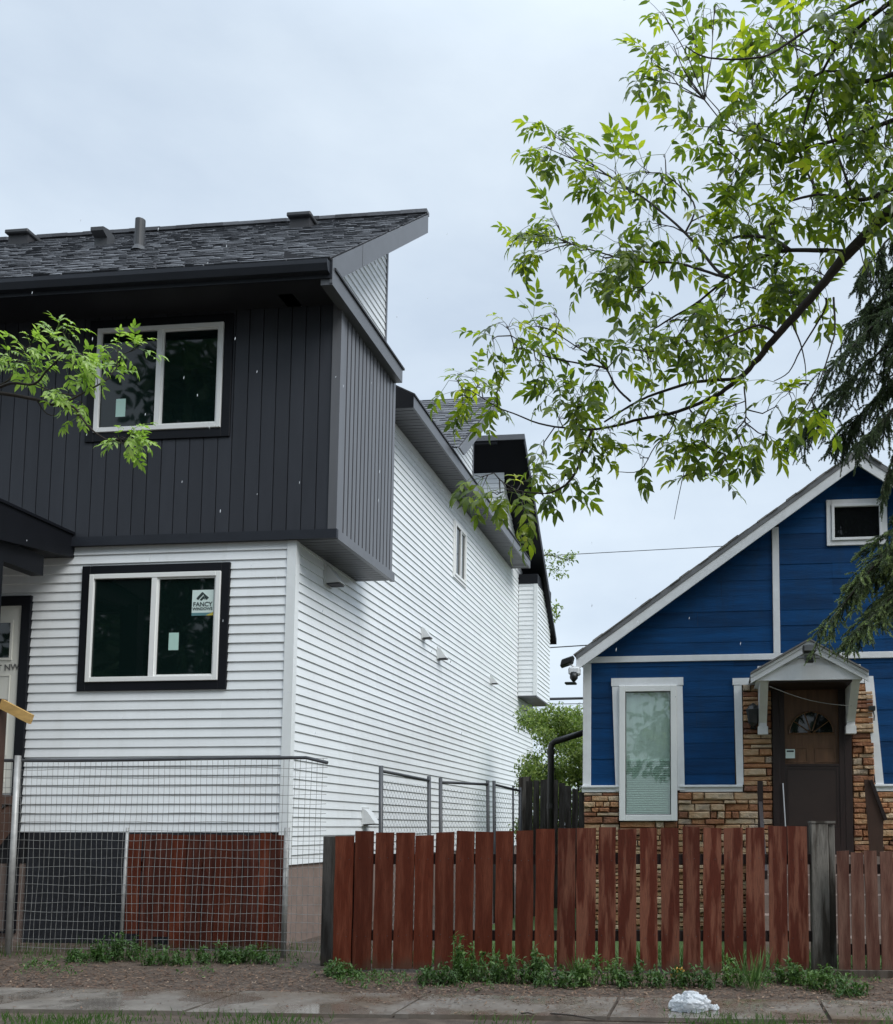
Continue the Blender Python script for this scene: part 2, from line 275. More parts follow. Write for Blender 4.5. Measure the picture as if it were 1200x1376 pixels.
# ------------------------------------------------------------------ builders
WLOC = {}
def wloc(o): return WLOC.get(o.name, Vector((0, 0, 0)))
def tag(o, label=None, cat=None, group=None, kind=None):
    if label: o['label'] = label
    if cat: o['category'] = cat
    if group: o['group'] = group
    if kind: o['kind'] = kind
    return o
def root(name, loc, label, cat, group=None):
    o = bpy.data.objects.new(name, None); o.empty_display_size = 0.2; C.objects.link(o)
    o.location = loc; WLOC[o.name] = Vector(loc)
    return tag(o, label, cat, group)
class MB:
    def __init__(s): s.v = []; s.f = []
    def add(s, verts, faces):
        b = len(s.v); s.v += [tuple(p) for p in verts]; s.f += [tuple(b + i for i in f) for f in faces]
    def box(s, x0, x1, y0, y1, z0, z1):
        s.add([(x0, y0, z0), (x1, y0, z0), (x1, y1, z0), (x0, y1, z0), (x0, y0, z1), (x1, y0, z1), (x1, y1, z1), (x0, y1, z1)],
              [(3, 2, 1, 0), (4, 5, 6, 7), (0, 1, 5, 4), (1, 2, 6, 5), (2, 3, 7, 6), (3, 0, 4, 7)])
        return s
    def obox(s, o, a, b, c):
        o, a, b, c = Vector(o), Vector(a), Vector(b), Vector(c)
        s.add([o, o + a, o + a + b, o + b, o + c, o + a + c, o + a + b + c, o + b + c],
              [(3, 2, 1, 0), (4, 5, 6, 7), (0, 1, 5, 4), (1, 2, 6, 5), (2, 3, 7, 6), (3, 0, 4, 7)])
        return s
    def prism(s, front, back):
        n = len(front)
        s.add(list(front) + list(back), [tuple(range(n)), tuple(range(2 * n - 1, n - 1, -1))] + [(i, i + n, (i + 1) % n + n, (i + 1) % n) for i in range(n)])
        return s
    def tube(s, pts, radii, n=8, caps=True):
        pts = [Vector(p) for p in pts]
        if not isinstance(radii, (list, tuple)): radii = [radii] * len(pts)
        b = len(s.v); up = None
        for i, p in enumerate(pts):
            d = (pts[min(i + 1, len(pts) - 1)] - pts[max(i - 1, 0)])
            d = d.normalized() if d.length > 1e-9 else Vector((0, 0, 1))
            if up is None:
                up = Vector((0, 0, 1)) if abs(d.z) < 0.9 else Vector((1, 0, 0))
            x = d.cross(up); x = x.normalized() if x.length > 1e-6 else Vector((1, 0, 0)); y = d.cross(x).normalized(); up = -y if False else up
            for k in range(n):
                t = 2 * math.pi * k / n
                s.v.append(tuple(p + x * (radii[i] * math.cos(t)) + y * (radii[i] * math.sin(t))))
        for i in range(len(pts) - 1):
            for k in range(n):
                s.f.append((b + i * n + k, b + i * n + (k + 1) % n, b + (i + 1) * n + (k + 1) % n, b + (i + 1) * n + k))
        if caps:
            s.f.append(tuple(b + k for k in range(n))); s.f.append(tuple(b + (len(pts) - 1) * n + k for k in range(n - 1, -1, -1)))
        return s
    def build(s, name, m, parent=None, org=None, smooth=False, fix=True, bevel=0.0):
        org = Vector(org) if org is not None else Vector((0, 0, 0))
        me = bpy.data.meshes.new(name)
        me.from_pydata([tuple(Vector(p) - org) for p in s.v], [], s.f)
        if fix or bevel:
            bm = bmesh.new(); bm.from_mesh(me)
            if fix: bmesh.ops.recalc_face_normals(bm, faces=bm.faces)
            if bevel: bmesh.ops.bevel(bm, geom=bm.edges[:], offset=bevel, segments=1, affect='EDGES')
            bm.to_mesh(me); bm.free()
        if smooth:
            me.polygons.foreach_set('use_smooth', [True] * len(me.polygons))
        me.materials.append(MATS[m])
        o = bpy.data.objects.new(name, me); C.objects.link(o); WLOC[o.name] = org
        if parent is not None:
            o.parent = parent; o.location = org - wloc(parent)
        else:
            o.location = org
        return o
def link_copy(src, parent, world_matrix):
    c = bpy.data.objects.new(src.name.split('.')[0], src.data) if hasattr(src, 'data') else bpy.data.objects.new('leaf', src)
    C.objects.link(c); c.parent = parent
    c.matrix_basis = Matrix.Translation(-wloc(parent)) @ world_matrix
    return c

# planes that carry cladding: FRONT faces -Y (u = X), SIDE faces +X (u = Y); o = how far a point stands proud
def front(y0): return lambda u, z, o: (u, y0 - o, z)
def side(x0): return lambda u, z, o: (x0 + o, u, z)
def clip(poly, a, b, c):                     # keep a*u + b*z <= c
    out = []
    for i in range(len(poly)):
        p, q = poly[i], poly[(i + 1) % len(poly)]
        dp, dq = a * p[0] + b * p[1] - c, a * q[0] + b * q[1] - c
        if dp <= 1e-9: out.append(p)
        if (dp < -1e-9 and dq > 1e-9) or (dp > 1e-9 and dq < -1e-9):
            t = dp / (dp - dq); out.append((p[0] + (q[0] - p[0]) * t, p[1] + (q[1] - p[1]) * t))
    return out if len(out) >= 3 else []
def area(p): return abs(sum(p[i][0] * p[(i + 1) % len(p)][1] - p[(i + 1) % len(p)][0] * p[i][1] for i in range(len(p)))) / 2
def cut(polys, hole):
    u0, u1, z0, z1 = hole; res = []
    for p in polys:
        for q in (clip(p, 1, 0, u0), clip(p, -1, 0, -u1), clip(clip(clip(p, -1, 0, -u0) or [(0, 0)], 1, 0, u1) or [(0, 0)], 0, 1, z0) if clip(clip(p, -1, 0, -u0), 1, 0, u1) else [],
                  clip(clip(clip(p, -1, 0, -u0), 1, 0, u1), 0, -1, -z1) if clip(clip(p, -1, 0, -u0), 1, 0, u1) else []):
            if q and area(q) > 2e-4: res.append(q)
    return res
def panel(poly, pl, o, back=0.0):
    mb = MB(); mb.prism([pl(u, z, o(u, z)) for u, z in poly], [pl(u, z, back) for u, z in poly]); return mb
def courses(parent, name, m, pl, region, z0, h, lip, holes=(), thin=0.004, top=None, jit=0.0009, seam=None):
    """horizontal lap boards, each its own piece, clipped to a convex region and around openings"""
    zt = max(p[1] for p in region); z = z0; res = []
    while z < zt:
        poly = clip(clip(region, 0, -1, -z), 0, 1, z + h)
        if poly and area(poly) > 1e-3:
            ps = [poly]
            for hl in holes: ps = cut(ps, hl)
            if seam:
                u0, u1 = min(p[0] for p in poly), max(p[0] for p in poly)
                for k in range(1):
                    us = random.uniform(u0 + 0.2 * (u1 - u0), u1 - 0.2 * (u1 - u0)); nps = []
                    if random.random() < seam:
                        for p in ps:
                            nps += [q for q in (clip(p, 1, 0, us - 0.0015), clip(p, -1, 0, -us - 0.0015)) if q and area(q) > 5e-4]
                        ps = nps
            for p in ps:
                j = random.uniform(-jit, jit)
                res.append(panel(p, pl, lambda u, zz, z=z, j=j: thin + j + (lip - thin) * max(0, 1 - (zz - z) / h)).build(name, m, parent))
        z += h
    return res
def uprights(parent, name, m, pl, region, pitch, gap, proud, u0, holes=()):
    ue = max(p[0] for p in region); u = u0
    while u < ue:
        poly = clip(clip(region, -1, 0, -(u + gap / 2)), 1, 0, u + pitch - gap / 2)
        if poly and area(poly) > 1e-3:
            ps = [poly]
            for hl in holes: ps = cut(ps, hl)
            for p in ps: panel(p, pl, lambda a, b: proud).build(name, m, parent)
        u += pitch
def slab(pl, u0, u1, z0, z1, o0, o1):
    mb = MB(); mb.prism([pl(u0, z0, o1), pl(u1, z0, o1), pl(u1, z1, o1), pl(u0, z1, o1)], [pl(u0, z0, o0), pl(u1, z0, o0), pl(u1, z1, o0), pl(u0, z1, o0)]); return mb
def frame_mb(pl, u0, u1, z0, z1, w, o0, o1, wb=None, wt=None):
    wb = wb or w; wt = wt or w; mb = MB()
    for a in ((u0, u0 + w, z0, z1), (u1 - w, u1, z0, z1), (u0 + w, u1 - w, z0, z0 + wb), (u0 + w, u1 - w, z1 - wt, z1)):
        s_ = slab(pl, *a, o0, o1); mb.add(s_.v, s_.f)
    return mb

def text_mesh(s, size, extrude=0.001):
    cu = bpy.data.curves.new('txt', 'FONT'); cu.body = s; cu.size = size; cu.align_x = 'CENTER'; cu.align_y = 'CENTER'; cu.extrude = extrude; cu.offset = size * 0.012
    ob = bpy.data.objects.new('txt', cu); C.objects.link(ob); bpy.context.view_layer.update()
    me = bpy.data.meshes.new_from_object(ob.evaluated_get(bpy.context.evaluated_depsgraph_get()))
    bpy.data.objects.remove(ob); bpy.data.curves.remove(cu)
    return me
def put_text(name, s, size, m, parent, loc, rot=0.0, sx=1.0):
    me = text_mesh(s, size); me.name = name; me.materials.clear(); me.materials.append(MATS[m])
    o = bpy.data.objects.new(name, me); C.objects.link(o); o.parent = parent
    o.matrix_basis = Matrix.Translation(Vector(loc) - wloc(parent)) @ Matrix.Rotation(R(90), 4, 'X') @ Matrix.Rotation(rot, 4, 'Z') @ Matrix.Diagonal((sx, 1, 1, 1))
    return o

# ------------------------------------------------------------------ setting: ground, street
def sheet(name, pts, z, m):
    mb = MB(); mb.add([(x, y, z) for x, y in pts], [tuple(range(len(pts)))]); return tag(mb.build(name, m), kind='structure')
ground_mat('verge_soil', [(0.3, (0.035, 0.026, 0.018)), (0.55, (0.075, 0.062, 0.036)), (0.75, (0.11, 0.12, 0.05))], 9, 0.6, 0.6)
sheet('ground', [(-400, -400), (400, -400), (400, 400), (-400, 400)], 0.0, 'soil')
sheet('lawn', [(-2.9, 8.72), (12, 9.3), (12, 30), (-2.9, 30)], 0.006, 'lawn')
sheet('road', [(-60, -9), (60, -5), (60, 3.4), (-60, -0.6)], 0.004, 'asphalt')
sheet('verge', [(-60, 0.4), (60, 4.4), (60, 10.1), (-60, 2.3)], 0.008, 'verge_soil')
kb = MB(); kb.obox((-60, -0.6, 0), (120, 4.0, 0), (-0.01, 0.16, 0), (0, 0, 0.12)); tag(kb.build('kerb', 'walk_concrete'), kind='structure')
# pavement: separate slabs with open joints
pav = MB(); pav.box(-14, 10, 6.35, 6.98, 0.002, 0.006)
pav = tag(pav.build('pavement', 'soil'), kind='structure')
for k in range(16):
    x0 = -13.5 + k * 1.42
    w0 = 0.03 * math.sin(k * 2.1)
    s_ = MB(); s_.prism([(x0 + 0.012, 6.28 + 0.035 * (x0 + 3), 0.028 + random.uniform(-.004, .004)), (x0 + 1.408, 6.28 + 0.035 * (x0 + 4.4), 0.028 + random.uniform(-.006, .004)),
                        (x0 + 1.408, 7.06 + 0.012 * (x0 + 4.4) + w0 * .4, 0.03), (x0 + 0.012, 7.06 + 0.012 * (x0 + 3) + w0 * .4, 0.03)],
                       [(x0 + 0.012, 6.28 + 0.035 * (x0 + 3), -0.05), (x0 + 1.408, 6.28 + 0.035 * (x0 + 4.4), -0.05), (x0 + 1.408, 7.06 + 0.012 * (x0 + 4.4) + w0 * .4, -0.05), (x0 + 0.012, 7.06 + 0.012 * (x0 + 3) + w0 * .4, -0.05)])
    s_.build('slab', 'walk_concrete', pav)

# ------------------------------------------------------------------ the white and charcoal house
XW, YF, XB, XR = -4.602, 10.0, -4.126, -4.026
HW = root('house', (-8.0, 15.0, 0), 'tall white sided house with charcoal upper storey and dark shed roofs', 'house')
XL = -13.0
core = MB()
core.box(XL, XW, YF, 23.68, 0.86, 7.06)                       # body
core.box(XL, XB - 0.03, YF, 11.80, 4.42, 7.12)               # jutting upper storey
wall = core.build('wall', 'dark_gap', HW)
fd = MB(); fd.box(XL, XW - 0.005, YF + 0.005, 23.6, -0.2, 0.855); fnd = fd.build('foundation', 'concrete_wall', HW)
mem = MB(); mem.box(-7.56, XW - 0.30, YF - 0.03, YF + 0.015, -0.1, 1.2); mem.build('membrane', 'membrane', HW)

WIN1 = (-7.07, -5.33, 2.755, 4.172); WIN2 = (-7.10, -5.38, 5.595, 7.03)
DOOR = (-8.80, -7.66, 1.62, 3.85)
PF, PS = front(YF), side(XW)
# front ground floor siding
fw = wall
def hole_of(w, m=0.05): return (w[0] + m, w[1] - m, w[2] + m, w[3] - m)
courses(wall, 'siding_board', 'vinyl', PF, [(-9.6, 1.2), (XW - 0.075, 1.2), (XW - 0.075, 4.40), (-9.6, 4.40)], 1.2, 0.1035, 0.019, [hole_of(WIN1), hole_of(DOOR)], seam=0.35)
# side siding
SW = (16.25, 17.10, 5.63, 6.68)
eave_z = 7.06
courses(wall, 'siding_board', 'vinyl', PS, [(YF + 0.06, 0.85), (23.62, 0.85), (23.62, eave_z), (YF + 0.06, eave_z)], 0.85, 0.1035, 0.019, [hole_of(SW, 0.03), (YF - 1, 11.79, 4.40, 8)], seam=0.9)
# corner posts
cp = MB(); cp.box(XW - 0.08, XW + 0.024, YF - 0.024, YF + 0.07, 0.85, 4.40); cp.build('corner_post', 'vinyl_trim', HW)
cp = MB(); cp.box(XW - 0.03, XW + 0.024, 23.60, 23.70, 0.85, 4.28); cp.build('corner_post', 'vinyl_trim', HW)
fz = MB(); fz.box(XW, XW + 0.022, 12.3, 21.7, eave_z - 0.11, eave_z); fz.build('frieze_trim', 'vinyl_trim', HW)
# charcoal upright boards, front
PB = front(YF - 0.03)
core2 = MB(); core2.box(XL, XB - 0.02, YF - 0.03, YF, 4.42, 7.12); back_b = core2.build('upper_wall', 'dark_gap', HW)
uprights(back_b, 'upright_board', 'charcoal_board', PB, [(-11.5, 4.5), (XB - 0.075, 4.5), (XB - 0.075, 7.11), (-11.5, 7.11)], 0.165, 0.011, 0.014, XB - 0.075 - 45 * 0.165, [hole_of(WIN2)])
# side ribs
PBS = side(XB - 0.02)
cb2 = MB(); cb2.box(XB - 0.03, XB - 0.02, YF - 0.03, 11.80, 4.42, 7.19); bs = cb2.build('upper_side_wall', 'dark_gap', HW)
uprights(bs, 'upright_board', 'charcoal_lit', PBS, [(YF - 0.0, 4.5), (11.80, 4.5), (11.80, 7.19), (YF - 0.0, 7.19)], 0.118, 0.034, 0.022, YF + 0.03)
cn = MB(); cn.box(XB - 0.09, XB + 0.01, YF - 0.058, YF + 0.03, 4.5, 7.13); cn.build('corner_post', 'charcoal_lit', HW)
# skirt round the foot of the upper storey
sk = MB(); sk.box(-11.5, XB + 0.02, YF - 0.07, YF - 0.028, 4.395, 4.498); sk.build('skirt', 'fascia_shaded', HW)
sk = MB(); sk.box(XB - 0.03, XB + 0.022, YF - 0.029, 11.83, 4.392, 4.498); sk.build('skirt', 'charcoal_lit', HW)
# soffit strips beneath the overhang
sbk = MB(); sbk.box(XW, XB - 0.03, YF - 0.03, 11.79, 4.404, 4.42); sb_ = sbk.build('soffit', 'dark_gap', HW)
y = YF - 0.02
while y < 11.76:
    m_ = MB(); m_.box(XW + 0.002, XB - 0.032, y, y + 0.088, 4.392 + random.uniform(0, .002), 4.404); m_.build('soffit_strip', 'soffit', sb_); y += 0.1

def window(parent, pl, w, trim, mull, fo=0.05, frame='window_frame', glass='dark_glass', tm='black_trim', tw=0.1, fw_=0.055, mw=0.06):
    u0, u1, z0, z1 = w
    wn_ = frame_mb(pl, u0 + tw, u1 - tw, z0 + tw, z1 - tw, fw_, 0.006, fo).build('window', frame, parent, bevel=0.004)
    frame_mb(pl, u0, u1, z0, z1, tw - 0.002, 0.0, 0.034).build('trim', tm, wn_, bevel=0.004)
    a, b, c, d = u0 + tw + fw_, u1 - tw - fw_, z0 + tw + fw_, z1 - tw - fw_
    if mull:
        mx_ = a + (b - a) * mull
        slab(pl, mx_ - mw / 2, mx_ + mw / 2, c, d, 0.006, fo - 0.003).build('mullion', frame, wn_)
        slab(pl, a, mx_ - mw / 2, c, d, 0.01, 0.022).build('pane', glass, wn_)
        slab(pl, mx_ + mw / 2, b, c, d, 0.01, 0.016).build('pane', glass, wn_)
        frame_mb(pl, mx_ + mw / 2 - 0.004, b + 0.004, c - 0.004, d + 0.004, 0.022, 0.016, 0.032).build('sash', frame, wn_)
    else:
        slab(pl, a, b, c, d, 0.01, 0.016).build('pane', glass, wn_)
    return wn_
w1 = window(HW, PF, WIN1, 1, 0.5)
w2 = window(HW, PB, WIN2, 1, 0.5, tw=0.105)
w3 = window(HW, PS, SW, 1, 0.5, tw=0.05, tm='window_frame', fw_=0.05, mw=0.05)
# stickers on the panes
gy = YF - 0.0175
slab(PF, -5.765, -5.515, 3.58, 3.868, 0.0165, 0.0185).build('sticker', 'sticker', w1)
slab(PF, -5.765, -5.515, 3.58, 3.612, 0.0186, 0.0195).build('sticker_band', 'sticker_band', w1)
mb = MB(); mb.prism([(-5.60, gy - 0.003, 3.58), (-5.515, gy - 0.003, 3.58), (-5.515, gy - 0.003, 3.618)], [(-5.60, gy - 0.001, 3.58), (-5.515, gy - 0.001, 3.58), (-5.515, gy - 0.001, 3.618)]); mb.build('sticker_corner', 'sticker_yellow', w1)
put_text('lettering', 'FANCY', 0.069, 'sticker_ink', w1, (-5.64, gy - 0.003, 3.705))
put_text('lettering', 'WINDOWS', 0.044, 'sticker_ink', w1, (-5.64, gy - 0.003, 3.655), 0, 1.02)
lg = MB()   # the emblem: two tilted folded bars like a roof over an open book
def poly_front(pts, y): lg.prism([(x, y, z) for x, z in pts], [(x, y + 0.002, z) for x, z in pts])
X0, Z0 = -5.64, 3.79
poly_front([(X0 - .075, Z0 - .015), (X0 - .01, Z0 + .055), (X0 + .012, Z0 + .035), (X0 - .04, Z0 - .02), (X0 - .055, Z0 - .035)], gy - 0.003)
poly_front([(X0 - .004, Z0 + .055), (X0 + .022, Z0 + .03), (X0 + .07, Z0 - .01), (X0 + .045, Z0 - .035), (X0 + .02, Z0 - .012)], gy - 0.0031)
poly_front([(X0 - .035, Z0 - .032), (X0 + .005, Z0 + .012), (X0 + .03, Z0 - .035), (X0 + .01, Z0 - .02), (X0 - .015, Z0 - .045)], gy - 0.0032)
lg.build('emblem', 'sticker_ink', w1)
slab(PF, -6.02, -5.905, 3.20, 3.395, 0.0165, 0.0185).build('sticker', 'sticker_teal', w1)
slab(PB, -6.745, -6.63, 5.88, 6.09, 0.0225, 0.0245).build('sticker', 'sticker_teal', w2)

# front door under the porch
dr = slab(PF, -8.68, -7.765, 1.63, 3.74, 0.008, 0.03).build('door', 'door_white', HW)
mb = frame_mb(PF, -8.80, -7.66, 0.1, 3.85, 0.105, 0.0, 0.05, 0.02, 0.11); mb.build('door_frame', 'black_trim', HW)
slab(PF, -8.55, -7.89, 3.15, 3.545, 0.03, 0.034).build('door_glass', 'dark_glass', dr)
frame_mb(PF, -8.58, -7.865, 3.12, 3.575, 0.028, 0.03, 0.04).build('glass_bead', 'door_white', dr)
for zz in (2.95, 1.9):
    frame_mb(PF, -8.55, -7.87, zz - 0.9 if zz > 2 else 1.75, zz, 0.012, 0.03, 0.036).build('door_panel', 'door_white', dr)
put_text('lettering', 'T NW', 0.10, 'pencil', dr, (-7.90, YF - 0.034, 3.035), 0.06, 1.0)

# front shed roof: slope, shingles, fascias
SL = 0.812; ang = math.atan(SL); Yr, Zr = 9.40, 7.262; Yt = 12.70; Zt = Zr + (Yt - Yr) * SL
def roof_slab(name, x0, x1, ya, za, yb, zb, th, m, parent, foot=0.8):
    mb = MB(); mb.prism([(x0, ya, za), (x0, yb, zb), (x0, yb, zb - th), (x0, ya, za - th * foot)], [(x1, ya, za), (x1, yb, zb), (x1, yb, zb - th), (x1, ya, za - th * foot)])
    return mb.build(name, m, parent)
def shingles(parent, x0, x1, ya, za, yb, zb, expo=0.125, m='shingle', seed=1):
    rnd = random.Random(seed); L = math.hypot(yb - ya, zb - za); d = Vector((0, (yb - ya) / L, (zb - za) / L)); nrm = Vector((0, -d.z, d.y))
    if nrm.z < 0: nrm = -nrm
    O = Vector((0, ya, za)); mb = MB(); v = -0.02
    while v < L - 0.02:
        x = x0 - rnd.uniform(0, 0.2)
        while x < x1:
            w = rnd.uniform(0.08, 0.22); xa, xb_ = max(x, x0), min(x + w, x1)
            if xb_ - xa > 0.02:
                dv = rnd.choice((0, 0, 0.035)) + rnd.uniform(-.006, .006); t = rnd.uniform(0.008, 0.016)
                p = O + d * (v - 0.0 + dv); q = O + d * min(v + expo + 0.05, L)
                a0 = p + nrm * (0.006 + t); b0 = q + nrm * 0.006; a1 = p + nrm * 0.002
                X = Vector((1, 0, 0))
                mb.add([a0 + X * xa, a0 + X * xb_, b0 + X * xb_, b0 + X * xa, a1 + X * xa, a1 + X * xb_], [(0, 1, 2, 3), (4, 5, 1, 0), (5, 2, 1), (4, 0, 3)])
            x += w
        v += expo
    return tag(mb.build('shingles', m, parent, fix=False), kind='stuff')
rf = roof_slab('roof', XL, XR - 0.02, Yr, Zr - 0.004, Yt, Zt - 0.004, 0.20, 'slab_dark', HW)
shingles(rf, -11.6, XR, Yr, Zr, Yt + 0.0, Zt)
rc = MB()
x = -11.6
while x < XR - 0.02:
    e = min(x + 0.24, XR + 0.01); rc.box(x + 0.002, e, Yt - 0.09, Yt + 0.03, Zt - 0.03 + random.uniform(0, .006), Zt + 0.018 + random.uniform(0, .008)); x += 0.24
tag(rc.build('ridge_cap', 'shingle', rf), kind='stuff')
# rake boards on the right end, in three lengths with lap joints
def rake_board(ya, yb, zoff, h, m, x0=XR - 0.018, x1=XR + 0.012, lap=0.0):
    za, zb = Zr + (ya - Yr) * SL + zoff, Zr + (yb - Yr) * SL + zoff
    mb = MB(); mb.prism([(x1 + lap, ya, za), (x1 + lap, yb, zb), (x1 + lap, yb, zb - h), (x1 + lap, ya, za - h)], [(x0, ya, za), (x0, yb, zb), (x0, yb, zb - h), (x0, ya, za - h)])
    return mb.build('rake_board', m, rf)
rake_board(9.42, 10.25, -0.01, 0.27, 'fascia'); rake_board(10.25, 11.55, -0.008, 0.27, 'fascia', lap=0.003); rake_board(11.55, 12.68, -0.01, 0.27, 'fascia')
# eave fascia and gutter at the front
mb = MB(); mb.box(XL, XR + 0.008, Yr + 0.01, Yr + 0.035, 7.05, 7.25); mb.build('fascia', 'fascia_shaded', rf)
mb = MB(); mb.prism([(-11.6, Yr + 0.01, 7.09), (-11.6, Yr + 0.01, 7.215), (-11.6, Yr - 0.075, 7.215), (-11.6, Yr - 0.075, 7.17), (-11.6, Yr - 0.05, 7.10)],
                    [(XR - 0.01, Yr + 0.01, 7.09), (XR - 0.01, Yr + 0.01, 7.215), (XR - 0.01, Yr - 0.075, 7.215), (XR - 0.01, Yr - 0.075, 7.17), (XR - 0.01, Yr - 0.05, 7.10)])
mb.build('gutter', 'fascia_shaded', rf)
mb = MB(); mb.box(XL, XR - 0.03, Yr + 0.035, YF - 0.045, 7.07, 7.085); so = mb.build('soffit', 'soffit_dark', HW)
# shelf roof along the side of the jutting storey
mb = MB(); mb.box(XB - 0.02, XR + 0.01, 9.43, 11.72, 6.985, 7.185); mb.build('shelf_fascia', 'fascia', HW)
mb = MB(); mb.prism([(XR + 0.03, 9.47, 7.19), (XR + 0.03, 11.75, 7.19), (XW + 0.022, 11.75, 7.42), (XW + 0.022, 9.47, 7.42)], [(XR + 0.03, 9.47, 7.165), (XR + 0.03, 11.75, 7.165), (XW + 0.022, 11.75, 7.12), (XW + 0.022, 9.47, 7.12)])
mb.build('shelf_roof', 'slab_dark', HW)
# gable siding above the shelf
def gable_side(ya, yb, zbase, f_top, parent, seedh=0.0):
    region = [(ya, zbase), (yb, zbase), (yb, f_top(yb)), (ya, max(zbase, f_top(ya)))]
    region = [p for i, p in enumerate(region) if i == 0 or p != region[i - 1]]
    mb = MB(); mb.prism([(XW, u, z) for u, z in region], [(XW - 0.15, u, z) for u, z in region]); g = mb.build('gable_wall', 'dark_gap', HW)
    courses(g, 'siding_board', 'vinyl', PS, region, zbase, 0.1035, 0.019)
    mb = MB(); mb.box(XW - 0.05, XW + 0.024, yb - 0.002, yb + 0.05, zbase, f_top(yb)); mb.build('corner_post', 'fascia', HW)
gable_side(9.7, 12.62, 7.07, lambda yy: Zr + (yy - Yr) * SL - 0.2, HW)
mb = MB(); mb.box(XL, XW - 0.16, 12.50, 12.60, 7.0, Zt - 0.32); mb.build('upper_back_wall', 'vinyl', HW)
# roof vents and the plumbing stack
def on_roof(xp, yp):
    a = at(xp, yp, 'Y', 10.0); o = Vector((0, 0, EYE)); d = a - o
    t = (Zr - Yr * SL - EYE) / (d.z - SL * d.y); return o + d * t
for (xp, yp, w, h, lab) in ((28, 328, 0.30, 0.15, 0), (405, 306, 0.28, 0.15, 0)):
    p = on_roof(xp, yp); v = MB()
    v.box(p.x - w / 2, p.x + w / 2, p.y - 0.06, p.y + 0.26, p.z - 0.05, p.z + h - 0.04); b0 = v.build('roof_vent', 'vent_dark', rf)
    v = MB(); v.box(p.x - w / 2 - 0.03, p.x + w / 2 + 0.03, p.y - 0.11, p.y + 0.3, p.z + h - 0.04, p.z + h + 0.02); v.build('vent_cap', 'roof_vent', b0, bevel=0.012)
p = on_roof(135, 331); v = MB()
v.prism([(p.x - .09, p.y, p.z - .03), (p.x - .09, p.y, p.z + .12), (p.x - .09, p.y - .09, p.z + .17), (p.x - .09, p.y - .09, p.z + .22), (p.x - .09, p.y + .03, p.z + .25), (p.x - .09, p.y + .16, p.z + .22), (p.x - .09, p.y + .16, p.z)],
        [(p.x + .09, p.y, p.z - .03), (p.x + .09, p.y, p.z + .12), (p.x + .09, p.y - .09, p.z + .17), (p.x + .09, p.y - .09, p.z + .22), (p.x + .09, p.y + .03, p.z + .25), (p.x + .09, p.y + .16, p.z + .22), (p.x + .09, p.y + .16, p.z)])
v.build('gooseneck_vent', 'roof_vent', rf)
p = on_roof(187, 336); v = MB(); v.tube([p + Vector((0, 0, -0.05)), p + Vector((0, 0, 0.40))], 0.06, 14); v.tube([p + Vector((0, -.0, -0.03)), p + Vector((0, 0, 0.05))], [0.10, 0.058], 14)
v.build('vent_pipe', 'roof_vent', rf, smooth=False)

# long side eave
XE = -4.16
mb = MB(); mb.box(XE - 0.02, XE + 0.012, 12.60, 21.0, 7.055, 7.235); mb.build('eave_fascia', 'fascia', HW)
mb = MB(); mb.box(XW + 0.02, XE - 0.02, 12.60, 20.62, 7.066, 7.08); es = mb.build('eave_soffit', 'dark_gap', HW)
mb = MB(); y = 12.61
while y < 20.9:
    mb.box(XW + 0.022, XE - 0.021, y, y + 0.085, 7.056 + random.uniform(0, .003), 7.066); y += 0.1
tag(mb.build('soffit_strips', 'soffit', es), kind='stuff')
mb = MB(); mb.prism([(XE + 0.03, 12.59, 7.225), (XE + 0.03, 21.02, 7.225), (-5.4, 21.02, 7.86), (-5.4, 12.59, 7.86)], [(XE + 0.03, 12.59, 7.25), (XE + 0.03, 21.02, 7.25), (-5.4, 21.02, 7.885), (-5.4, 12.59, 7.885)])
mb.build('eave_roof', 'slab_dark', HW)
mb = MB(); mb.prism([(XE + 0.01, 12.585, 7.05), (XE + 0.012, 12.585, 7.225), (-5.2, 12.585, 7.76), (-5.2, 12.585, 7.05)], [(XE + 0.01, 12.602, 7.05), (XE + 0.012, 12.602, 7.225), (-5.2, 12.602, 7.76), (-5.2, 12.602, 7.05)])
mb.build('eave_return', 'black_metal', HW)
mb = MB(); mb.box(XW - 0.0, XE - 0.02, 20.62, 21.0, 7.058, 7.2); mb.build('eave_end', 'soffit_dark', HW)
# middle shed roof
SM = 0.757; Ya2, Za2, Yb2 = 14.56, 7.271, 17.32; Zb2 = Za2 + (Yb2 - Ya2) * SM
r2 = roof_slab('roof', XL, XR - 0.04, Ya2, Za2 - 0.004, Yb2, Zb2 - 0.004, 0.18, 'slab_dark', HW, 0.05)
shingles(r2, -6.2, XR - 0.02, Ya2, Za2, Yb2, Zb2, 0.16, 'shingle', 5)
mb = MB(); mb.prism([(XR + 0.0, Ya2, Za2 - 0.01), (XR + 0.0, Yb2, Zb2 - 0.01), (XR + 0.0, Yb2, Zb2 - 0.24), (XR + 0.0, Ya2 + 0.3, Za2 - 0.013)], [(XR - 0.03, Ya2, Za2 - 0.01), (XR - 0.03, Yb2, Zb2 - 0.01), (XR - 0.03, Yb2, Zb2 - 0.24), (XR - 0.03, Ya2 + 0.3, Za2 - 0.013)])
mb.build('rake_board', 'fascia', r2)
gable_side(14.95, 17.5, 7.07, lambda yy: Za2 + (min(yy, Yb2) - Ya2) * SM - 0.18, HW)
mb = MB(); mb.box(XL, XW - 0.16, 17.38, 17.48, 7.0, Zb2 - 0.3); mb.build('upper_back_wall', 'vinyl', HW)
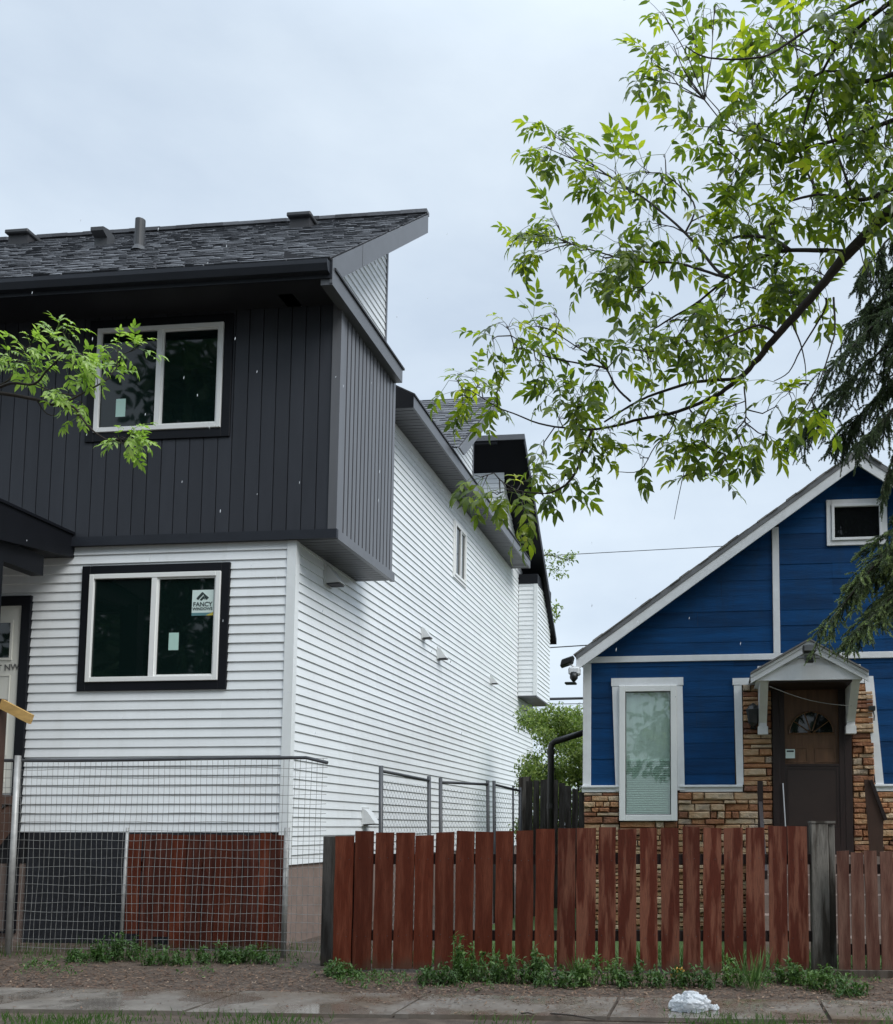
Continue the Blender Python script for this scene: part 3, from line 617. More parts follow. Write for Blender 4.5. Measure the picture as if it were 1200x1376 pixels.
# rear shed roof, high side towards the street
Ya3, Za3, Yb3, Zb3 = 19.60, 9.56, 23.95, 6.02
r3 = roof_slab('roof', XL, XR - 0.01, Ya3, Za3, Yb3, Zb3, 0.14, 'black_metal', HW, 0.7)
mb = MB(); mb.prism([(XR + 0.012, Ya3, Za3 + .01), (XR + 0.012, Yb3 - 1.0, Zb3 + .01 + .814), (XR + 0.012, Yb3 - 1.0, Zb3 + .814 - 0.2), (XR + 0.012, Ya3, Za3 - 0.2)], [(XR - 0.012, Ya3, Za3 + .01), (XR - 0.012, Yb3 - 1.0, Zb3 + .824), (XR - 0.012, Yb3 - 1.0, Zb3 + .814 - 0.2), (XR - 0.012, Ya3, Za3 - 0.2)])
mb.build('rake_board', 'black_metal', r3)
mb = MB(); mb.box(XL, XR + 0.012, Ya3 - 0.03, Ya3, Za3 - 0.10, Za3 + 0.015); mb.build('fascia', 'fascia', r3)
mb = MB(); mb.box(XL, XW - 0.002, Ya3 + 0.001, 20.2, Za3 - 0.16, Za3 - 0.10); mb.build('soffit', 'black_metal', HW)
ct = MB(); ct.box(XL, XW, 20.2, 23.6, 7.0, 7.05); ct = ct.build('clerestory_wall', 'dark_gap', HW)
fz_ = lambda yy: Za3 + (yy - Ya3) / (Yb3 - Ya3) * (Zb3 - Za3) - 0.2
mb = MB(); mb.prism([(XW, 20.2, 7.0), (XW, 20.2, fz_(20.2)), (XW, 22.65, fz_(22.65))], [(XL, 20.2, 7.0), (XL, 20.2, fz_(20.2)), (XL, 22.65, fz_(22.65))]); mb.build('upper_back_wall', 'dark_gap', HW)
courses(ct, 'siding_board', 'vinyl', PS, [(20.2, 7.07), (22.55, 7.07), (20.2, fz_(20.2))], 7.07, 0.1035, 0.019)
courses(ct, 'siding_board', 'vinyl', front(20.2), [(-7.0, 7.3), (XW + 0.018, 7.3), (XW + 0.018, 9.3), (-7.0, 9.3)], 7.3, 0.1035, 0.019)
# bay at the rear
BX, BY0, BY1, BZ0, BZ1 = -4.165, 21.86, 23.65, 4.29, 6.92
mb = MB(); mb.box(XW, BX, BY0, BY1, BZ0, 7.12); bay = mb.build('bay', 'dark_gap', HW)
courses(bay, 'siding_board', 'vinyl', front(BY0), [(XW + 0.02, BZ0), (BX - 0.05, BZ0), (BX - 0.05, BZ1), (XW + 0.02, BZ1)], BZ0, 0.1035, 0.019)
courses(bay, 'siding_board', 'vinyl', side(BX), [(BY0 + 0.06, BZ0), (BY1, BZ0), (BY1, BZ1), (BY0 + 0.06, BZ1)], BZ0, 0.1035, 0.019)
mb = MB(); mb.box(BX - 0.06, BX + 0.024, BY0 - 0.024, BY0 + 0.06, BZ0, BZ1); mb.build('corner_post', 'vinyl_trim', bay)
mb = MB(); mb.box(XW + 0.02, BX + 0.03, BY0 - 0.03, BY1 + 0.02, BZ1 + 0.001, 7.15); mb.build('top_band', 'black_metal', bay)
mb = MB(); mb.box(XW + 0.001, BX + 0.018, BY0 - 0.018, BY1 + 0.01, BZ0 - 0.03, BZ0 - 0.001); mb.build('underside', 'soffit', bay)
# porch canopy by the door, with its beam and post
mb = MB(); mb.prism([(-7.19, 9.99, 4.53), (-7.19, 8.45, 4.53), (-7.19, 8.45, 4.10), (-7.19, 9.99, 4.28)], [(-12.5, 9.99, 4.53), (-12.5, 8.45, 4.53), (-12.5, 8.45, 4.10), (-12.5, 9.99, 4.28)]); pc = mb.build('porch_roof', 'black_metal', HW)
mb = MB(); mb.box(-12.5, -7.17, 8.40, 9.98, 4.531, 4.56); mb.build('drip_edge', 'black_trim', pc)
mb = MB(); mb.box(-7.40, -7.26, 8.55, 9.6, 3.97, 4.19); mb.build('porch_beam', 'black_metal', HW)
mb = MB(); mb.box(-12.4, -7.40, 8.55, 8.69, 3.95, 4.12); mb.build('porch_beam', 'black_metal', HW)
mb = MB(); mb.box(-7.35, -7.12, 8.70, 8.84, 2.5, 4.0); mb.build('porch_post', 'black_metal', HW)
# wall vents on the long side: hooded outlets
def hood(y, z, s, m='vent_white'):
    f = MB(); f.box(XW + 0.012, XW + 0.03, y - s * 0.5, y + s * 0.5, z - s * 0.45, z + s * 0.65); f = f.build('vent_hood', m, HW)
    h = MB(); h.prism([(XW + 0.03, y - s * .42, z + s * .55), (XW + 0.03 + s * .2, y - s * .42, z + s * .45), (XW + 0.03 + s * .75, y - s * .42, z - s * .3), (XW + 0.03, y - s * .42, z - s * .35)],
                      [(XW + 0.03, y + s * .42, z + s * .55), (XW + 0.03 + s * .2, y + s * .42, z + s * .45), (XW + 0.03 + s * .75, y + s * .42, z - s * .3), (XW + 0.03, y + s * .42, z - s * .35)])
    h.build('hood', m, f)
    g = MB(); g.box(XW + 0.04, XW + 0.03 + s * .68, y - s * .36, y + s * .36, z - s * .40, z - s * .34); g.build('flap', 'vent_dark', f)
hood(10.86, 4.20, 0.23); hood(14.60, 4.27, 0.17); hood(15.46, 4.10, 0.19); hood(19.2, 4.235, 0.17); hood(22.45, 4.06, 0.15); hood(12.25, 1.37, 0.22)

# timber of the unfinished stair by the porch
TS = root('porch_stair', (-7.5, 8.9, 0), 'unfinished timber stair with yellow brace below the black porch', 'stair')
mb = MB(); mb.box(-7.24, -7.15, 8.95, 9.04, 0.0, 2.54); mb.build('newel_post', 'lumber_brown', TS)
mb = MB(); mb.obox((-7.15, 8.92, 2.44), (0.33, 0, -0.16), (0, 0.04, 0), (0.03, 0, 0.09)); mb.build('brace', 'lumber', TS)
for k in range(6):
    mb = MB(); mb.box(-8.9, -7.8, 8.3 + k * 0.25, 8.58 + k * 0.25, 0.22 + k * 0.26, 0.26 + k * 0.26); mb.build('tread', 'lumber_brown', TS)
mb = MB(); mb.prism([(-7.74, 8.3, 0), (-7.74, 9.94, 1.55), (-7.74, 9.94, 1.2), (-7.74, 8.7, 0)], [(-7.78, 8.3, 0), (-7.78, 9.94, 1.55), (-7.78, 9.94, 1.2), (-7.78, 8.7, 0)]); mb.build('stringer', 'lumber_brown', TS)
mb = MB(); mb.box(-8.7, -7.72, 9.74, 9.965, 1.50, 1.60); mb.build('landing', 'lumber_brown', TS)

# ------------------------------------------------------------------ the blue house
YB = 11.8
HB = root('house', (1.73, 11.8, 0), 'small blue plank house with white trim, stone base and steep gable', 'house')
BXL, BXR, RX, RZ, EX, EZ = -1.64, 5.1, 1.726, 5.70, -1.74, 3.24
gs = (RZ - EZ) / (RX - EX)
gz = lambda x: RZ - gs * abs(x - RX)
mb = MB(); mb.prism([(BXL, YB, 0), (BXR, YB, 0), (BXR, YB, gz(BXR)), (RX, YB, RZ), (BXL, YB, gz(BXL))], [(BXL, 20, 0), (BXR, 20, 0), (BXR, 20, gz(BXR)), (RX, 20, RZ), (BXL, 20, gz(BXL))])
bwall = mb.build('wall', 'mortar', HB)
PBH = front(YB)
TW = (-1.286, -0.42, 1.32, 3.07); UW = (1.373, 2.06, 4.70, 5.235); DO = (0.66, 1.59, 0.95, 3.02)
pitch = 0.19
# lower planks
courses(bwall, 'plank', 'blue_plank', PBH, [(BXL + 0.06, 1.74), (0.205, 1.74), (0.205, 3.285), (BXL + 0.06, 3.285)], 1.74 - 0.03, pitch, 0.0125, [(TW[0] + 0.05, TW[1] - 0.05, 1.0, TW[3] - 0.05)], 0.009, jit=0.002, seam=0.25)
courses(bwall, 'plank', 'blue_plank', PBH, [(0.205, 3.07), (1.83, 3.07), (1.83, 3.285), (0.205, 3.285)], 1.71, pitch, 0.0125, (), 0.006)
courses(bwall, 'plank', 'blue_plank', PBH, [(1.83, 1.74), (BXR - 0.06, 1.74), (BXR - 0.06, 3.285), (1.83, 3.285)], 1.71, pitch, 0.0125, [(2.9, 3.9, 1.9, 3.0)], 0.009, jit=0.002)
# gable planks, left and right of the upright trim
gl = [(BXL, 3.36), (0.69, 3.36), (0.69, gz(0.69) - 0.02), (BXL, 3.36)]
gl = [(BXL + 0.15, 3.36), (0.685, 3.36), (0.685, gz(0.685))]
courses(bwall, 'plank', 'blue_plank', PBH, gl, 3.33, pitch, 0.0125, (), 0.009, jit=0.002, seam=0.4)
gr = [(0.775, 3.36), (BXR - 0.15, 3.36), (RX, RZ), (0.775, gz(0.775))]
courses(bwall, 'plank', 'blue_plank', PBH, gr, 3.33, pitch, 0.0125, [hole_of(UW, 0.04)], 0.009, jit=0.002, seam=0.4)
# white trim boards
def trim(u0, u1, z0, z1, o=0.036, parent=HB, name='trim_board', m='white_paint'):
    return slab(PBH, u0, u1, z0, z1, 0.0, o).build(name, m, parent, bevel=0.004)
trim(BXL - 0.005, 0.98, 3.285, 3.36); trim(0.982, BXR, 3.284, 3.361)
trim(0.69, 0.772, 3.362, gz(0.69) - 0.03, 0.034)
trim(BXL - 0.01, BXL + 0.09, 1.765, 3.283, 0.034); trim(BXR - 0.1, BXR, 1.765, 3.283, 0.034)
for (a, b) in ((BXL - 0.02, TW[0] + 0.10), (TW[1] - 0.04, 0.30), (1.80, BXR + 0.02)):
    trim(a, b, 1.68, 1.735, 0.034); trim(a, b, 1.736, 1.764, 0.06, HB, 'sill_ledge')
def quad_front(pts, o, name, m, parent):
    mb = MB(); mb.prism([(u, YB - o, z) for u, z in pts], [(u, YB, z) for u, z in pts]); return mb.build(name, m, parent)
quad_front([(0.205, 2.98), (0.30, 2.98), (0.31, 1.766), (0.225, 1.766)], 0.033, 'trim_board', 'white_paint', HB)
quad_front([(0.19, 3.065), (0.62, 3.065), (0.62, 2.982), (0.19, 2.982)], 0.037, 'trim_board', 'white_paint', HB)
quad_front([(1.765, 3.065), (1.87, 3.065), (1.965, 1.766), (1.87, 1.766)], 0.033, 'trim_board', 'white_paint', HB)
quad_front([(1.60, 3.064), (1.763, 3.064), (1.763, 2.982), (1.60, 2.982)], 0.037, 'trim_board', 'white_paint', HB)
# roof with rake boards
for s, xe in ((-1, EX + 0.03), (1, 2 * RX - EX - 0.03)):
    ze = gz(xe)
    mb = MB(); y0, y1 = YB - 0.20, 20.2
    mb.prism([(xe, y0, ze + 0.03), (RX, y0, RZ + 0.03), (RX, y0, RZ + 0.10), (xe, y0, ze + 0.10)], [(xe, y1, ze + 0.03), (RX, y1, RZ + 0.03), (RX, y1, RZ + 0.10), (xe, y1, ze + 0.10)])
    rb = mb.build('roof', 'shingle_grey', HB)
    # shingle edge, butt after butt along the rake
    rr = MB(); L = math.hypot(RX - xe, RZ - ze); d = Vector(((RX - xe) / L, 0, (RZ - ze) / L)); nn = Vector((-d.z, 0, d.x)); nn = nn if nn.z > 0 else -nn
    t = -0.03
    while t < L - 0.14:
        o = Vector((xe, y0 - 0.03 + random.uniform(-.012, .012), ze + 0.10)) + d * t
        rr.obox(o, d * 0.15, Vector((0, 0.7, 0)), nn * random.uniform(0.012, 0.024)); t += 0.145
    tag(rr.build('shingles', 'shingle_grey', rb, fix=True), kind='stuff')
    mb = MB(); mb.prism([(xe, y0 - 0.014, ze - 0.10), (RX, y0 - 0.014, RZ - 0.09), (RX, y0 - 0.014, RZ + 0.035), (xe, y0 - 0.014, ze + 0.035)], [(xe, y0 + 0.012, ze - 0.10), (RX, y0 + 0.012, RZ - 0.09), (RX, y0 + 0.012, RZ + 0.035), (xe, y0 + 0.012, ze + 0.035)])
    mb.build('rake_board', 'white_paint', rb)
    mb = MB(); mb.prism([(xe, y0 - 0.022, ze + 0.037), (RX, y0 - 0.022, RZ + 0.037), (RX, y0 - 0.022, RZ + 0.098), (xe, y0 - 0.022, ze + 0.098)], [(xe, y0 - 0.001, ze + 0.037), (RX, y0 - 0.001, RZ + 0.037), (RX, y0 - 0.001, RZ + 0.098), (xe, y0 - 0.001, ze + 0.098)])
    mb.build('shingle_mould', 'grey_fixture', rb)
    mb = MB(); mb.prism([(xe, y0 + 0.013, ze + 0.0), (RX, y0 + 0.013, RZ + 0.0), (RX, y0 + 0.013, RZ + 0.028), (xe, y0 + 0.013, ze + 0.028)], [(xe, YB - 0.03, ze + 0.0), (RX, YB - 0.03, RZ + 0.0), (RX, YB - 0.03, RZ + 0.028), (xe, YB - 0.03, ze + 0.028)])
    mb.build('rake_soffit', 'white_paint', rb)
# tall window with a blind and drape, its white standing in for reflected sky
tw = frame_mb(PBH, -1.195, -0.49, 1.33, 2.985, 0.075, 0.03, 0.085).build('window', 'window_frame', HB, bevel=0.005)
mb = MB()
quad_front([(TW[0], 2.985), (-1.197, 2.985), (-1.197, 1.70), (TW[0] + 0.045, 1.70)], 0.045, 'trim', 'white_paint', tw)
quad_front([(-0.488, 2.985), (TW[1], 2.985), (TW[1] + 0.02, 1.70), (-0.488, 1.70)], 0.045, 'trim', 'white_paint', tw)
quad_front([(TW[0] - 0.01, 2.987), (TW[1] + 0.01, 2.987), (TW[1] + 0.01, 3.085), (TW[0] - 0.01, 3.085)], 0.05, 'trim', 'white_paint', tw)
slab(PBH, -1.12, -0.565, 1.405, 2.91, 0.058, 0.062).build('pane', 'clear_glass', tw)
frame_mb(PBH, -1.122, -0.563, 1.403, 2.912, 0.012, 0.062, 0.075).build('bead', 'vent_dark', tw)
slab(PBH, -1.12, -0.565, 1.405, 2.91, 0.026, 0.028).build('curtain_sky_glare', 'curtain_sky_glare', tw)
z = 1.41
while z < 2.08:
    mb = MB(); mb.prism([(-1.12, YB - 0.044, z), (-0.565, YB - 0.044, z), (-0.565, YB - 0.032, z + 0.026), (-1.12, YB - 0.032, z + 0.026)], [(-1.12, YB - 0.042, z), (-0.565, YB - 0.042, z), (-0.565, YB - 0.030, z + 0.026), (-1.12, YB - 0.030, z + 0.026)]); mb.build('slat', 'blind', tw); z += 0.028
uw = window(HB, PBH, (UW[0] - 0.02, UW[1] + 0.02, UW[2] - 0.02, UW[3] + 0.02), 1, 0, 0.05, 'white_paint', 'small_glass', 'white_paint', 0.06, 0.035)
w4 = window(HB, PBH, (2.85, 3.95, 1.85, 3.05), 1, 0.5, 0.05, 'window_frame', 'dark_glass', 'white_paint', 0.09, 0.05)

# stonework: every stone its own piece, small ones behind the fence joined
def stone_mesh(rnd, w, h, d):
    def ring(ins, o, j): return [(-w / 2 + ins + rnd.uniform(-j, j), -o, -h / 2 + ins + rnd.uniform(-j, j)), (0 + rnd.uniform(-.1, .1) * w, -o, -h / 2 + ins + rnd.uniform(-j, j)), (w / 2 - ins + rnd.uniform(-j, j), -o, -h / 2 + ins + rnd.uniform(-j, j)),
                                   (w / 2 - ins + rnd.uniform(-j, j), -o, h / 2 - ins + rnd.uniform(-j, j)), (0 + rnd.uniform(-.1, .1) * w, -o, h / 2 - ins + rnd.uniform(-j, j)), (-w / 2 + ins + rnd.uniform(-j, j), -o, h / 2 - ins + rnd.uniform(-j, j))]
    v = ring(0, 0, 0.0) + ring(0.001, d * 0.6, 0.004) + ring(min(w, h) * 0.16, d, 0.007)
    f = []
    for r_ in range(2):
        for k in range(6): f.append((r_ * 6 + k, r_ * 6 + (k + 1) % 6, r_ * 6 + 6 + (k + 1) % 6, r_ * 6 + 6 + k))
    f += [(12, 13, 16, 17), (13, 14, 15, 16)]
    return v, f
srnd = random.Random(11)
small = MB(); nst = 0
def stones(u0, u1, z0, z1, hidden_below):
    global nst
    z = z0
    while z < z1 - 0.02:
        h = srnd.choice((0.045, 0.05, 0.06, 0.07, 0.09)); h = min(h, z1 - z)
        if z1 - z - h < 0.035: h = z1 - z
        u = u0
        while u < u1 - 0.01:
            w = srnd.choice((0.09, 0.14, 0.18, 0.24, 0.32, 0.40)) * srnd.uniform(0.85, 1.15); w = min(w, u1 - u)
            if u1 - u - w < 0.06: w = u1 - u
            v, f = stone_mesh(srnd, w - 0.007, h - 0.007, srnd.uniform(0.026, 0.070))
            c = Vector((u + w / 2, YB - 0.002, z + h / 2))
            if z + h < hidden_below or nst >= 298 or u > 2.4:
                small.add([Vector(p) + c for p in v], f)
            else:
                m_ = MB(); m_.add([Vector(p) + c for p in v], f); m_.build('stone', 'stone', bwall, c); nst += 1
            u += w
        z += h
stones(0.31, 0.655, 1.68, 2.98, 0); stones(1.60, 1.86, 1.68, 2.98, 0)
stones(BXL + 0.005, -1.20, 0.02, 1.675, 1.25); stones(-1.197, -0.49, 0.02, 1.325, 1.3); stones(-0.485, 0.655, 0.02, 1.675, 1.2); stones(1.60, BXR, 0.02, 1.675, 1.0)
tag(small.build('stonework', 'stone_small', bwall), kind='stuff')

# door with storm door
dj = MB()
dj = frame_mb(PBH, 0.66, 1.595, 0.9, 3.02, 0.085, 0.0, 0.055, 0.03, 0.05).build('door_frame', 'brown_paint', HB, bevel=0.005)
sd = frame_mb(PBH, 0.746, 1.509, 0.935, 2.965, 0.06, 0.022, 0.05, 0.10, 0.04).build('storm_door', 'brown_paint', HB)
slab(PBH, 0.75, 1.505, 0.94, 2.96, 0.004, 0.008).build('inner_door', 'tan_wood', sd)
slab(PBH, 0.806, 1.449, 1.24, 1.98, 0.026, 0.040).build('lower_panel', 'brown_panel', sd)
frame_mb(PBH, 0.82, 1.435, 1.255, 1.965, 0.022, 0.040, 0.046).build('panel_bead', 'brown_paint', sd)
slab(PBH, 0.806, 1.449, 1.035, 1.238, 0.026, 0.046).build('kick_plate', 'brown_paint', sd)
slab(PBH, 0.80, 1.455, 1.982, 2.01, 0.026, 0.048).build('mid_rail', 'brown_paint', sd)
for a, b in ((0.84, 1.09), (1.165, 1.415)):
    frame_mb(PBH, a, b, 2.03, 2.22, 0.018, 0.008, 0.016).build('door_panel', 'tan_wood', sd)
# fanlight
fx, fzc, fr = 1.128, 2.38, 0.265
fan = MB(); pts = [(fx + fr * math.cos(t), fzc + fr * math.sin(t)) for t in [math.pi * k / 20 for k in range(21)]]
fan.prism([(u, YB - 0.012, z) for u, z in pts], [(u, YB - 0.007, z) for u, z in pts]); fan.build('fanlight', 'small_glass', sd)
fb = MB(); fb.tube([(u, YB - 0.016, z) for u, z in pts], 0.012, 6); fb.tube([(fx - fr, YB - 0.016, fzc), (fx + fr, YB - 0.016, fzc)], 0.012, 6)
for k in (1, 2, 3, 4):
    t = math.pi * k / 5; fb.tube([(fx + 0.03 * math.cos(t), YB - 0.016, fzc + 0.03 * math.sin(t)), (fx + fr * math.cos(t), YB - 0.016, fzc + fr * math.sin(t))], 0.008, 6)
fb.build('fanlight_bars', 'tan_wood', sd)
slab(PBH, 0.815, 0.925, 2.08, 2.19, 0.045, 0.047).build('notice', 'sticker', sd)
slab(PBH, 0.828, 0.912, 2.155, 2.175, 0.0471, 0.048).build('notice_heading', 'sticker_ink', sd)
hb = MB(); hb.tube([(0.775, YB - 0.07, 1.78), (0.80, YB - 0.07, 1.22)], 0.008, 6); hb.build('door_handle', 'steel', sd)
# porch canopy
PY = 11.05
PCX0, PCX1, PCZ, PAX, PAZ = 0.405, 1.685, 2.925, 1.05, 3.375
pg = MB(); pg.prism([(PCX0 + 0.04, PY + 0.05, PCZ + 0.0), (PCX1 - 0.04, PY + 0.05, PCZ + 0.0), (PAX, PY + 0.05, PAZ - 0.05)], [(PCX0 + 0.04, YB - 0.04, PCZ), (PCX1 - 0.04, YB - 0.04, PCZ), (PAX, YB - 0.04, PAZ - 0.05)])
pr = pg.build('porch_canopy', 'white_paint', HB)
for xe in (PCX0 - 0.02, PCX1 + 0.02):
    d = Vector((PAX - xe, 0, PAZ - PCZ - 0.07)); zz = PCZ + 0.07
    mb = MB(); mb.prism([(xe, PY - 0.03, zz), (PAX, PY - 0.03, PAZ), (PAX, PY - 0.03, PAZ + 0.022), (xe, PY - 0.03, zz + 0.022)], [(xe, YB - 0.04, zz), (PAX, YB - 0.04, PAZ), (PAX, YB - 0.04, PAZ + 0.022), (xe, YB - 0.04, zz + 0.022)]); mb.build('canopy_roof', 'shingle_grey', pr)
    mb = MB(); mb.prism([(xe, PY, zz - 0.10), (PAX, PY, PAZ - 0.11), (PAX, PY, PAZ - 0.002), (xe, PY, zz - 0.002)], [(xe, PY + 0.03, zz - 0.10), (PAX, PY + 0.03, PAZ - 0.11), (PAX, PY + 0.03, PAZ - 0.002), (xe, PY + 0.03, zz - 0.002)]); mb.build('canopy_rake', 'white_paint', pr)
    mb = MB(); mb.prism([(xe, PY - 0.012, zz - 0.035), (PAX, PY - 0.012, PAZ - 0.04), (PAX, PY - 0.012, PAZ - 0.004), (xe, PY - 0.012, zz - 0.004)], [(xe, PY - 0.001, zz - 0.035), (PAX, PY - 0.001, PAZ - 0.04), (PAX, PY - 0.001, PAZ - 0.004), (xe, PY - 0.001, zz - 0.004)]); mb.build('canopy_moulding', 'white_paint', pr)
mb = MB(); mb.box(PCX0 + 0.06, PCX1 - 0.06, PY + 0.03, PY + 0.049, PCZ + 0.001, PCZ + 0.17); mb.build('canopy_board', 'white_paint', pr)
for a, b in ((0.495, 0.59), (1.53, 1.625)):
    mb = MB(); mb.prism([(a, PY + 0.1, PCZ - 0.001), (a, YB - 0.075, PCZ - 0.001), (a, YB - 0.075, 2.37), (a, YB - 0.17, 2.37), (a, YB - 0.17, 2.5)], [(b, PY + 0.1, PCZ - 0.001), (b, YB - 0.075, PCZ - 0.001), (b, YB - 0.075, 2.37), (b, YB - 0.17, 2.37), (b, YB - 0.17, 2.5)]); br = mb.build('bracket', 'white_paint', HB)
    mb = MB(); mb.box(a - 0.012, b + 0.012, YB - 0.185, YB - 0.07, 2.36, 2.455); mb.build('bracket_foot', 'white_paint', br)
mb = MB(); mb.box(0.60, 1.53, PY + 0.06, YB - 0.06, PCZ - 0.02, PCZ - 0.002); mb.build('canopy_ceiling', 'brown_paint', HB)

# small fixtures that hang on the blue house
FL = root('floodlight', (1.04, PY - 0.02, 3.2), 'twin grey floodlight at the peak of the small white porch canopy', 'floodlight')
mb = MB(); mb.box(0.985, 1.095, PY - 0.06, PY - 0.013, 3.14, 3.20); mb.build('base_plate', 'grey_fixture', FL, bevel=0.006)
mb = MB(); mb.box(0.965, 1.115, PY - 0.17, PY - 0.05, 3.215, 3.30); hd = mb.build('lamp_head', 'lantern', FL, bevel=0.014)
mb = MB(); mb.box(0.98, 1.10, PY - 0.175, PY - 0.168, 3.228, 3.287); mb.build('lens', 'grey_fixture', hd)
mb = MB(); mb.box(0.99, 1.09, PY - 0.13, PY - 0.06, 3.10, 3.155); mb.build('lamp_head', 'lantern', FL, bevel=0.012)
for s in (-1, 1):
    mb = MB(); mb.tube([(1.04 + s * 0.05, PY - 0.03, 3.17), (1.04 + s * 0.12, PY - 0.03, 3.17)], 0.012, 6); mb.build('arm', 'grey_fixture', FL)
LT = root('wall_lantern', (0.43, YB - 0.06, 2.45), 'dark wall lantern on the stone beside the brown door', 'lantern')
mb = MB(); mb.tube([(0.43, YB - 0.15, 2.47), (0.43, YB - 0.15, 2.50), (0.43, YB - 0.15, 2.66), (0.43, YB - 0.15, 2.70), (0.43, YB - 0.15, 2.74)], [0.03, 0.06, 0.085, 0.06, 0.012], 8); mb.build('lamp_body', 'lantern', LT)
mb = MB(); mb.box(0.40, 0.46, YB - 0.075, YB - 0.05, 2.44, 2.66); mb.build('back_plate', 'lantern', LT)
mb = MB(); mb.tube([(0.43, YB - 0.06, 2.50), (0.43, YB - 0.11, 2.45), (0.43, YB - 0.15, 2.48)], 0.012, 6); mb.build('arm', 'lantern', LT)
SC = root('security_camera', (-1.74, 11.62, 3.05), 'white security camera and lamp under the left eave of the blue house', 'camera')
mb = MB(); mb.box(-1.80, -1.66, 11.52, 11.66, 3.10, 3.20); mb.build('housing', 'white_paint', SC, bevel=0.02)
mb = MB(); mb.tube([(-1.73, 11.55, 3.12), (-1.73, 11.53, 3.06), (-1.73, 11.52, 3.02)], [0.05, 0.05, 0.02], 10); mb.build('dome', 'lantern', SC, smooth=True)
mb = MB(); mb.obox((-1.90, 11.50, 3.20), (0.15, 0, 0.05), (0, 0.12, -0.01), (0.02, 0, 0.09)); mb.build('lamp_head', 'lantern', SC, bevel=0.012)
mb = MB(); mb.box(-1.84, -1.70, 11.5, 11.6, 2.985, 3.012); mb.build('lamp_head', 'lantern', SC, bevel=0.008)
mb = MB(); mb.tube([(-1.72, 11.6, 3.20), (-1.80, 11.58, 3.25)], 0.012, 6); mb.build('arm', 'white_paint', SC)
WB = root('hook', (1.87, YB - 0.05, 2.6), 'small black bracket on the white trim right of the door', 'bracket')
mb = MB(); mb.box(1.80, 1.88, YB - 0.08, YB - 0.035, 2.64, 2.70); mb.build('plate', 'lantern', WB, bevel=0.006)
mb = MB(); mb.tube([(1.855, YB - 0.06, 2.64), (1.865, YB - 0.07, 2.58), (1.86, YB - 0.07, 2.52)], 0.008, 6); mb.build('hook_rod', 'lantern', WB)
mb = MB(); a, b = Vector((0.60, PY + 0.05, 2.86)), Vector((1.56, PY + 0.35, 2.66)); mb.tube([a + (b - a) * t + Vector((0, 0, -0.05 * math.sin(math.pi * t))) for t in [k / 10 for k in range(11)]], 0.004, 5)
tag(mb.build('string', 'galv', None, a), 'thin pale string sagging across the porch opening', 'string')
for o_ in [bpy.data.objects['string']]: pass

# landing, steps and rails
ST = root('porch_steps', (1.1, 11.0, 0), 'concrete porch landing and steps in front of the brown door', 'steps')
mb = MB(); mb.box(0.4, 1.80, 10.85, 11.72, 0.0, 0.93); mb.build('landing', 'concrete_wall', ST)
for k in range(4):
    mb = MB(); mb.box(0.45, 1.75, 10.85 - 0.27 * (k + 1), 10.848 - 0.27 * k, 0.0, 0.93 - 0.19 * (k + 1)); mb.build('step', 'concrete_wall', ST)
RL = root('handrail', (0.46, 10.5, 0.9), 'thin brown handrail post left of the porch door', 'handrail')
mb = MB(); mb.box(0.44, 0.50, 10.87, 10.93, 0.93, 1.765); mb.build('post', 'brown_paint', RL)
mb = MB(); mb.obox((0.45, 10.87, 1.45), (0, -0.95, -0.72), (0.04, 0, 0), (0, 0, 0.09)); mb.build('rail', 'brown_paint', RL)
RL = root('handrail', (1.7, 10.5, 0.9), 'broad brown sloping handrail right of the porch door', 'handrail')
mb = MB(); mb.prism([(1.605, 10.9, 1.775), (1.655, 10.9, 1.775), (1.80, 10.9, 1.33), (1.79, 10.9, 1.10), (1.80, 10.9, 0.935), (1.65, 10.9, 0.935)], [(1.605, 10.86, 1.775), (1.655, 10.86, 1.775), (1.80, 10.86, 1.33), (1.79, 10.86, 1.10), (1.80, 10.86, 0.935), (1.65, 10.86, 0.935)]); mb.build('board', 'lumber_brown', RL)
mb = MB(); mb.obox((1.655, 10.84, 1.765), (0.15, 0, -0.44), (0, 0.075, 0), (0.035, 0, 0.012)); mb.build('rail', 'brown_paint', RL)

# downspout beside the blue house
DP = root('downspout', (-2.17, 12.5, 0), 'black bent downpipe standing in the gap left of the blue house', 'downpipe')
mb = MB(); mb.tube([(-2.17, 12.5, 0.0), (-2.175, 12.5, 2.28), (-2.165, 12.5, 2.34), (-2.12, 12.5, 2.375), (-1.70, 12.5, 2.50)], 0.042, 10); mb.build('pipe', 'pipe_dark', DP, smooth=True)
for zz in (1.5, 2.2):
    mb = MB(); mb.tube([(-2.174, 12.5, zz), (-2.174, 12.5, zz + 0.06)], 0.05, 10); mb.build('collar', 'pipe_dark', DP)

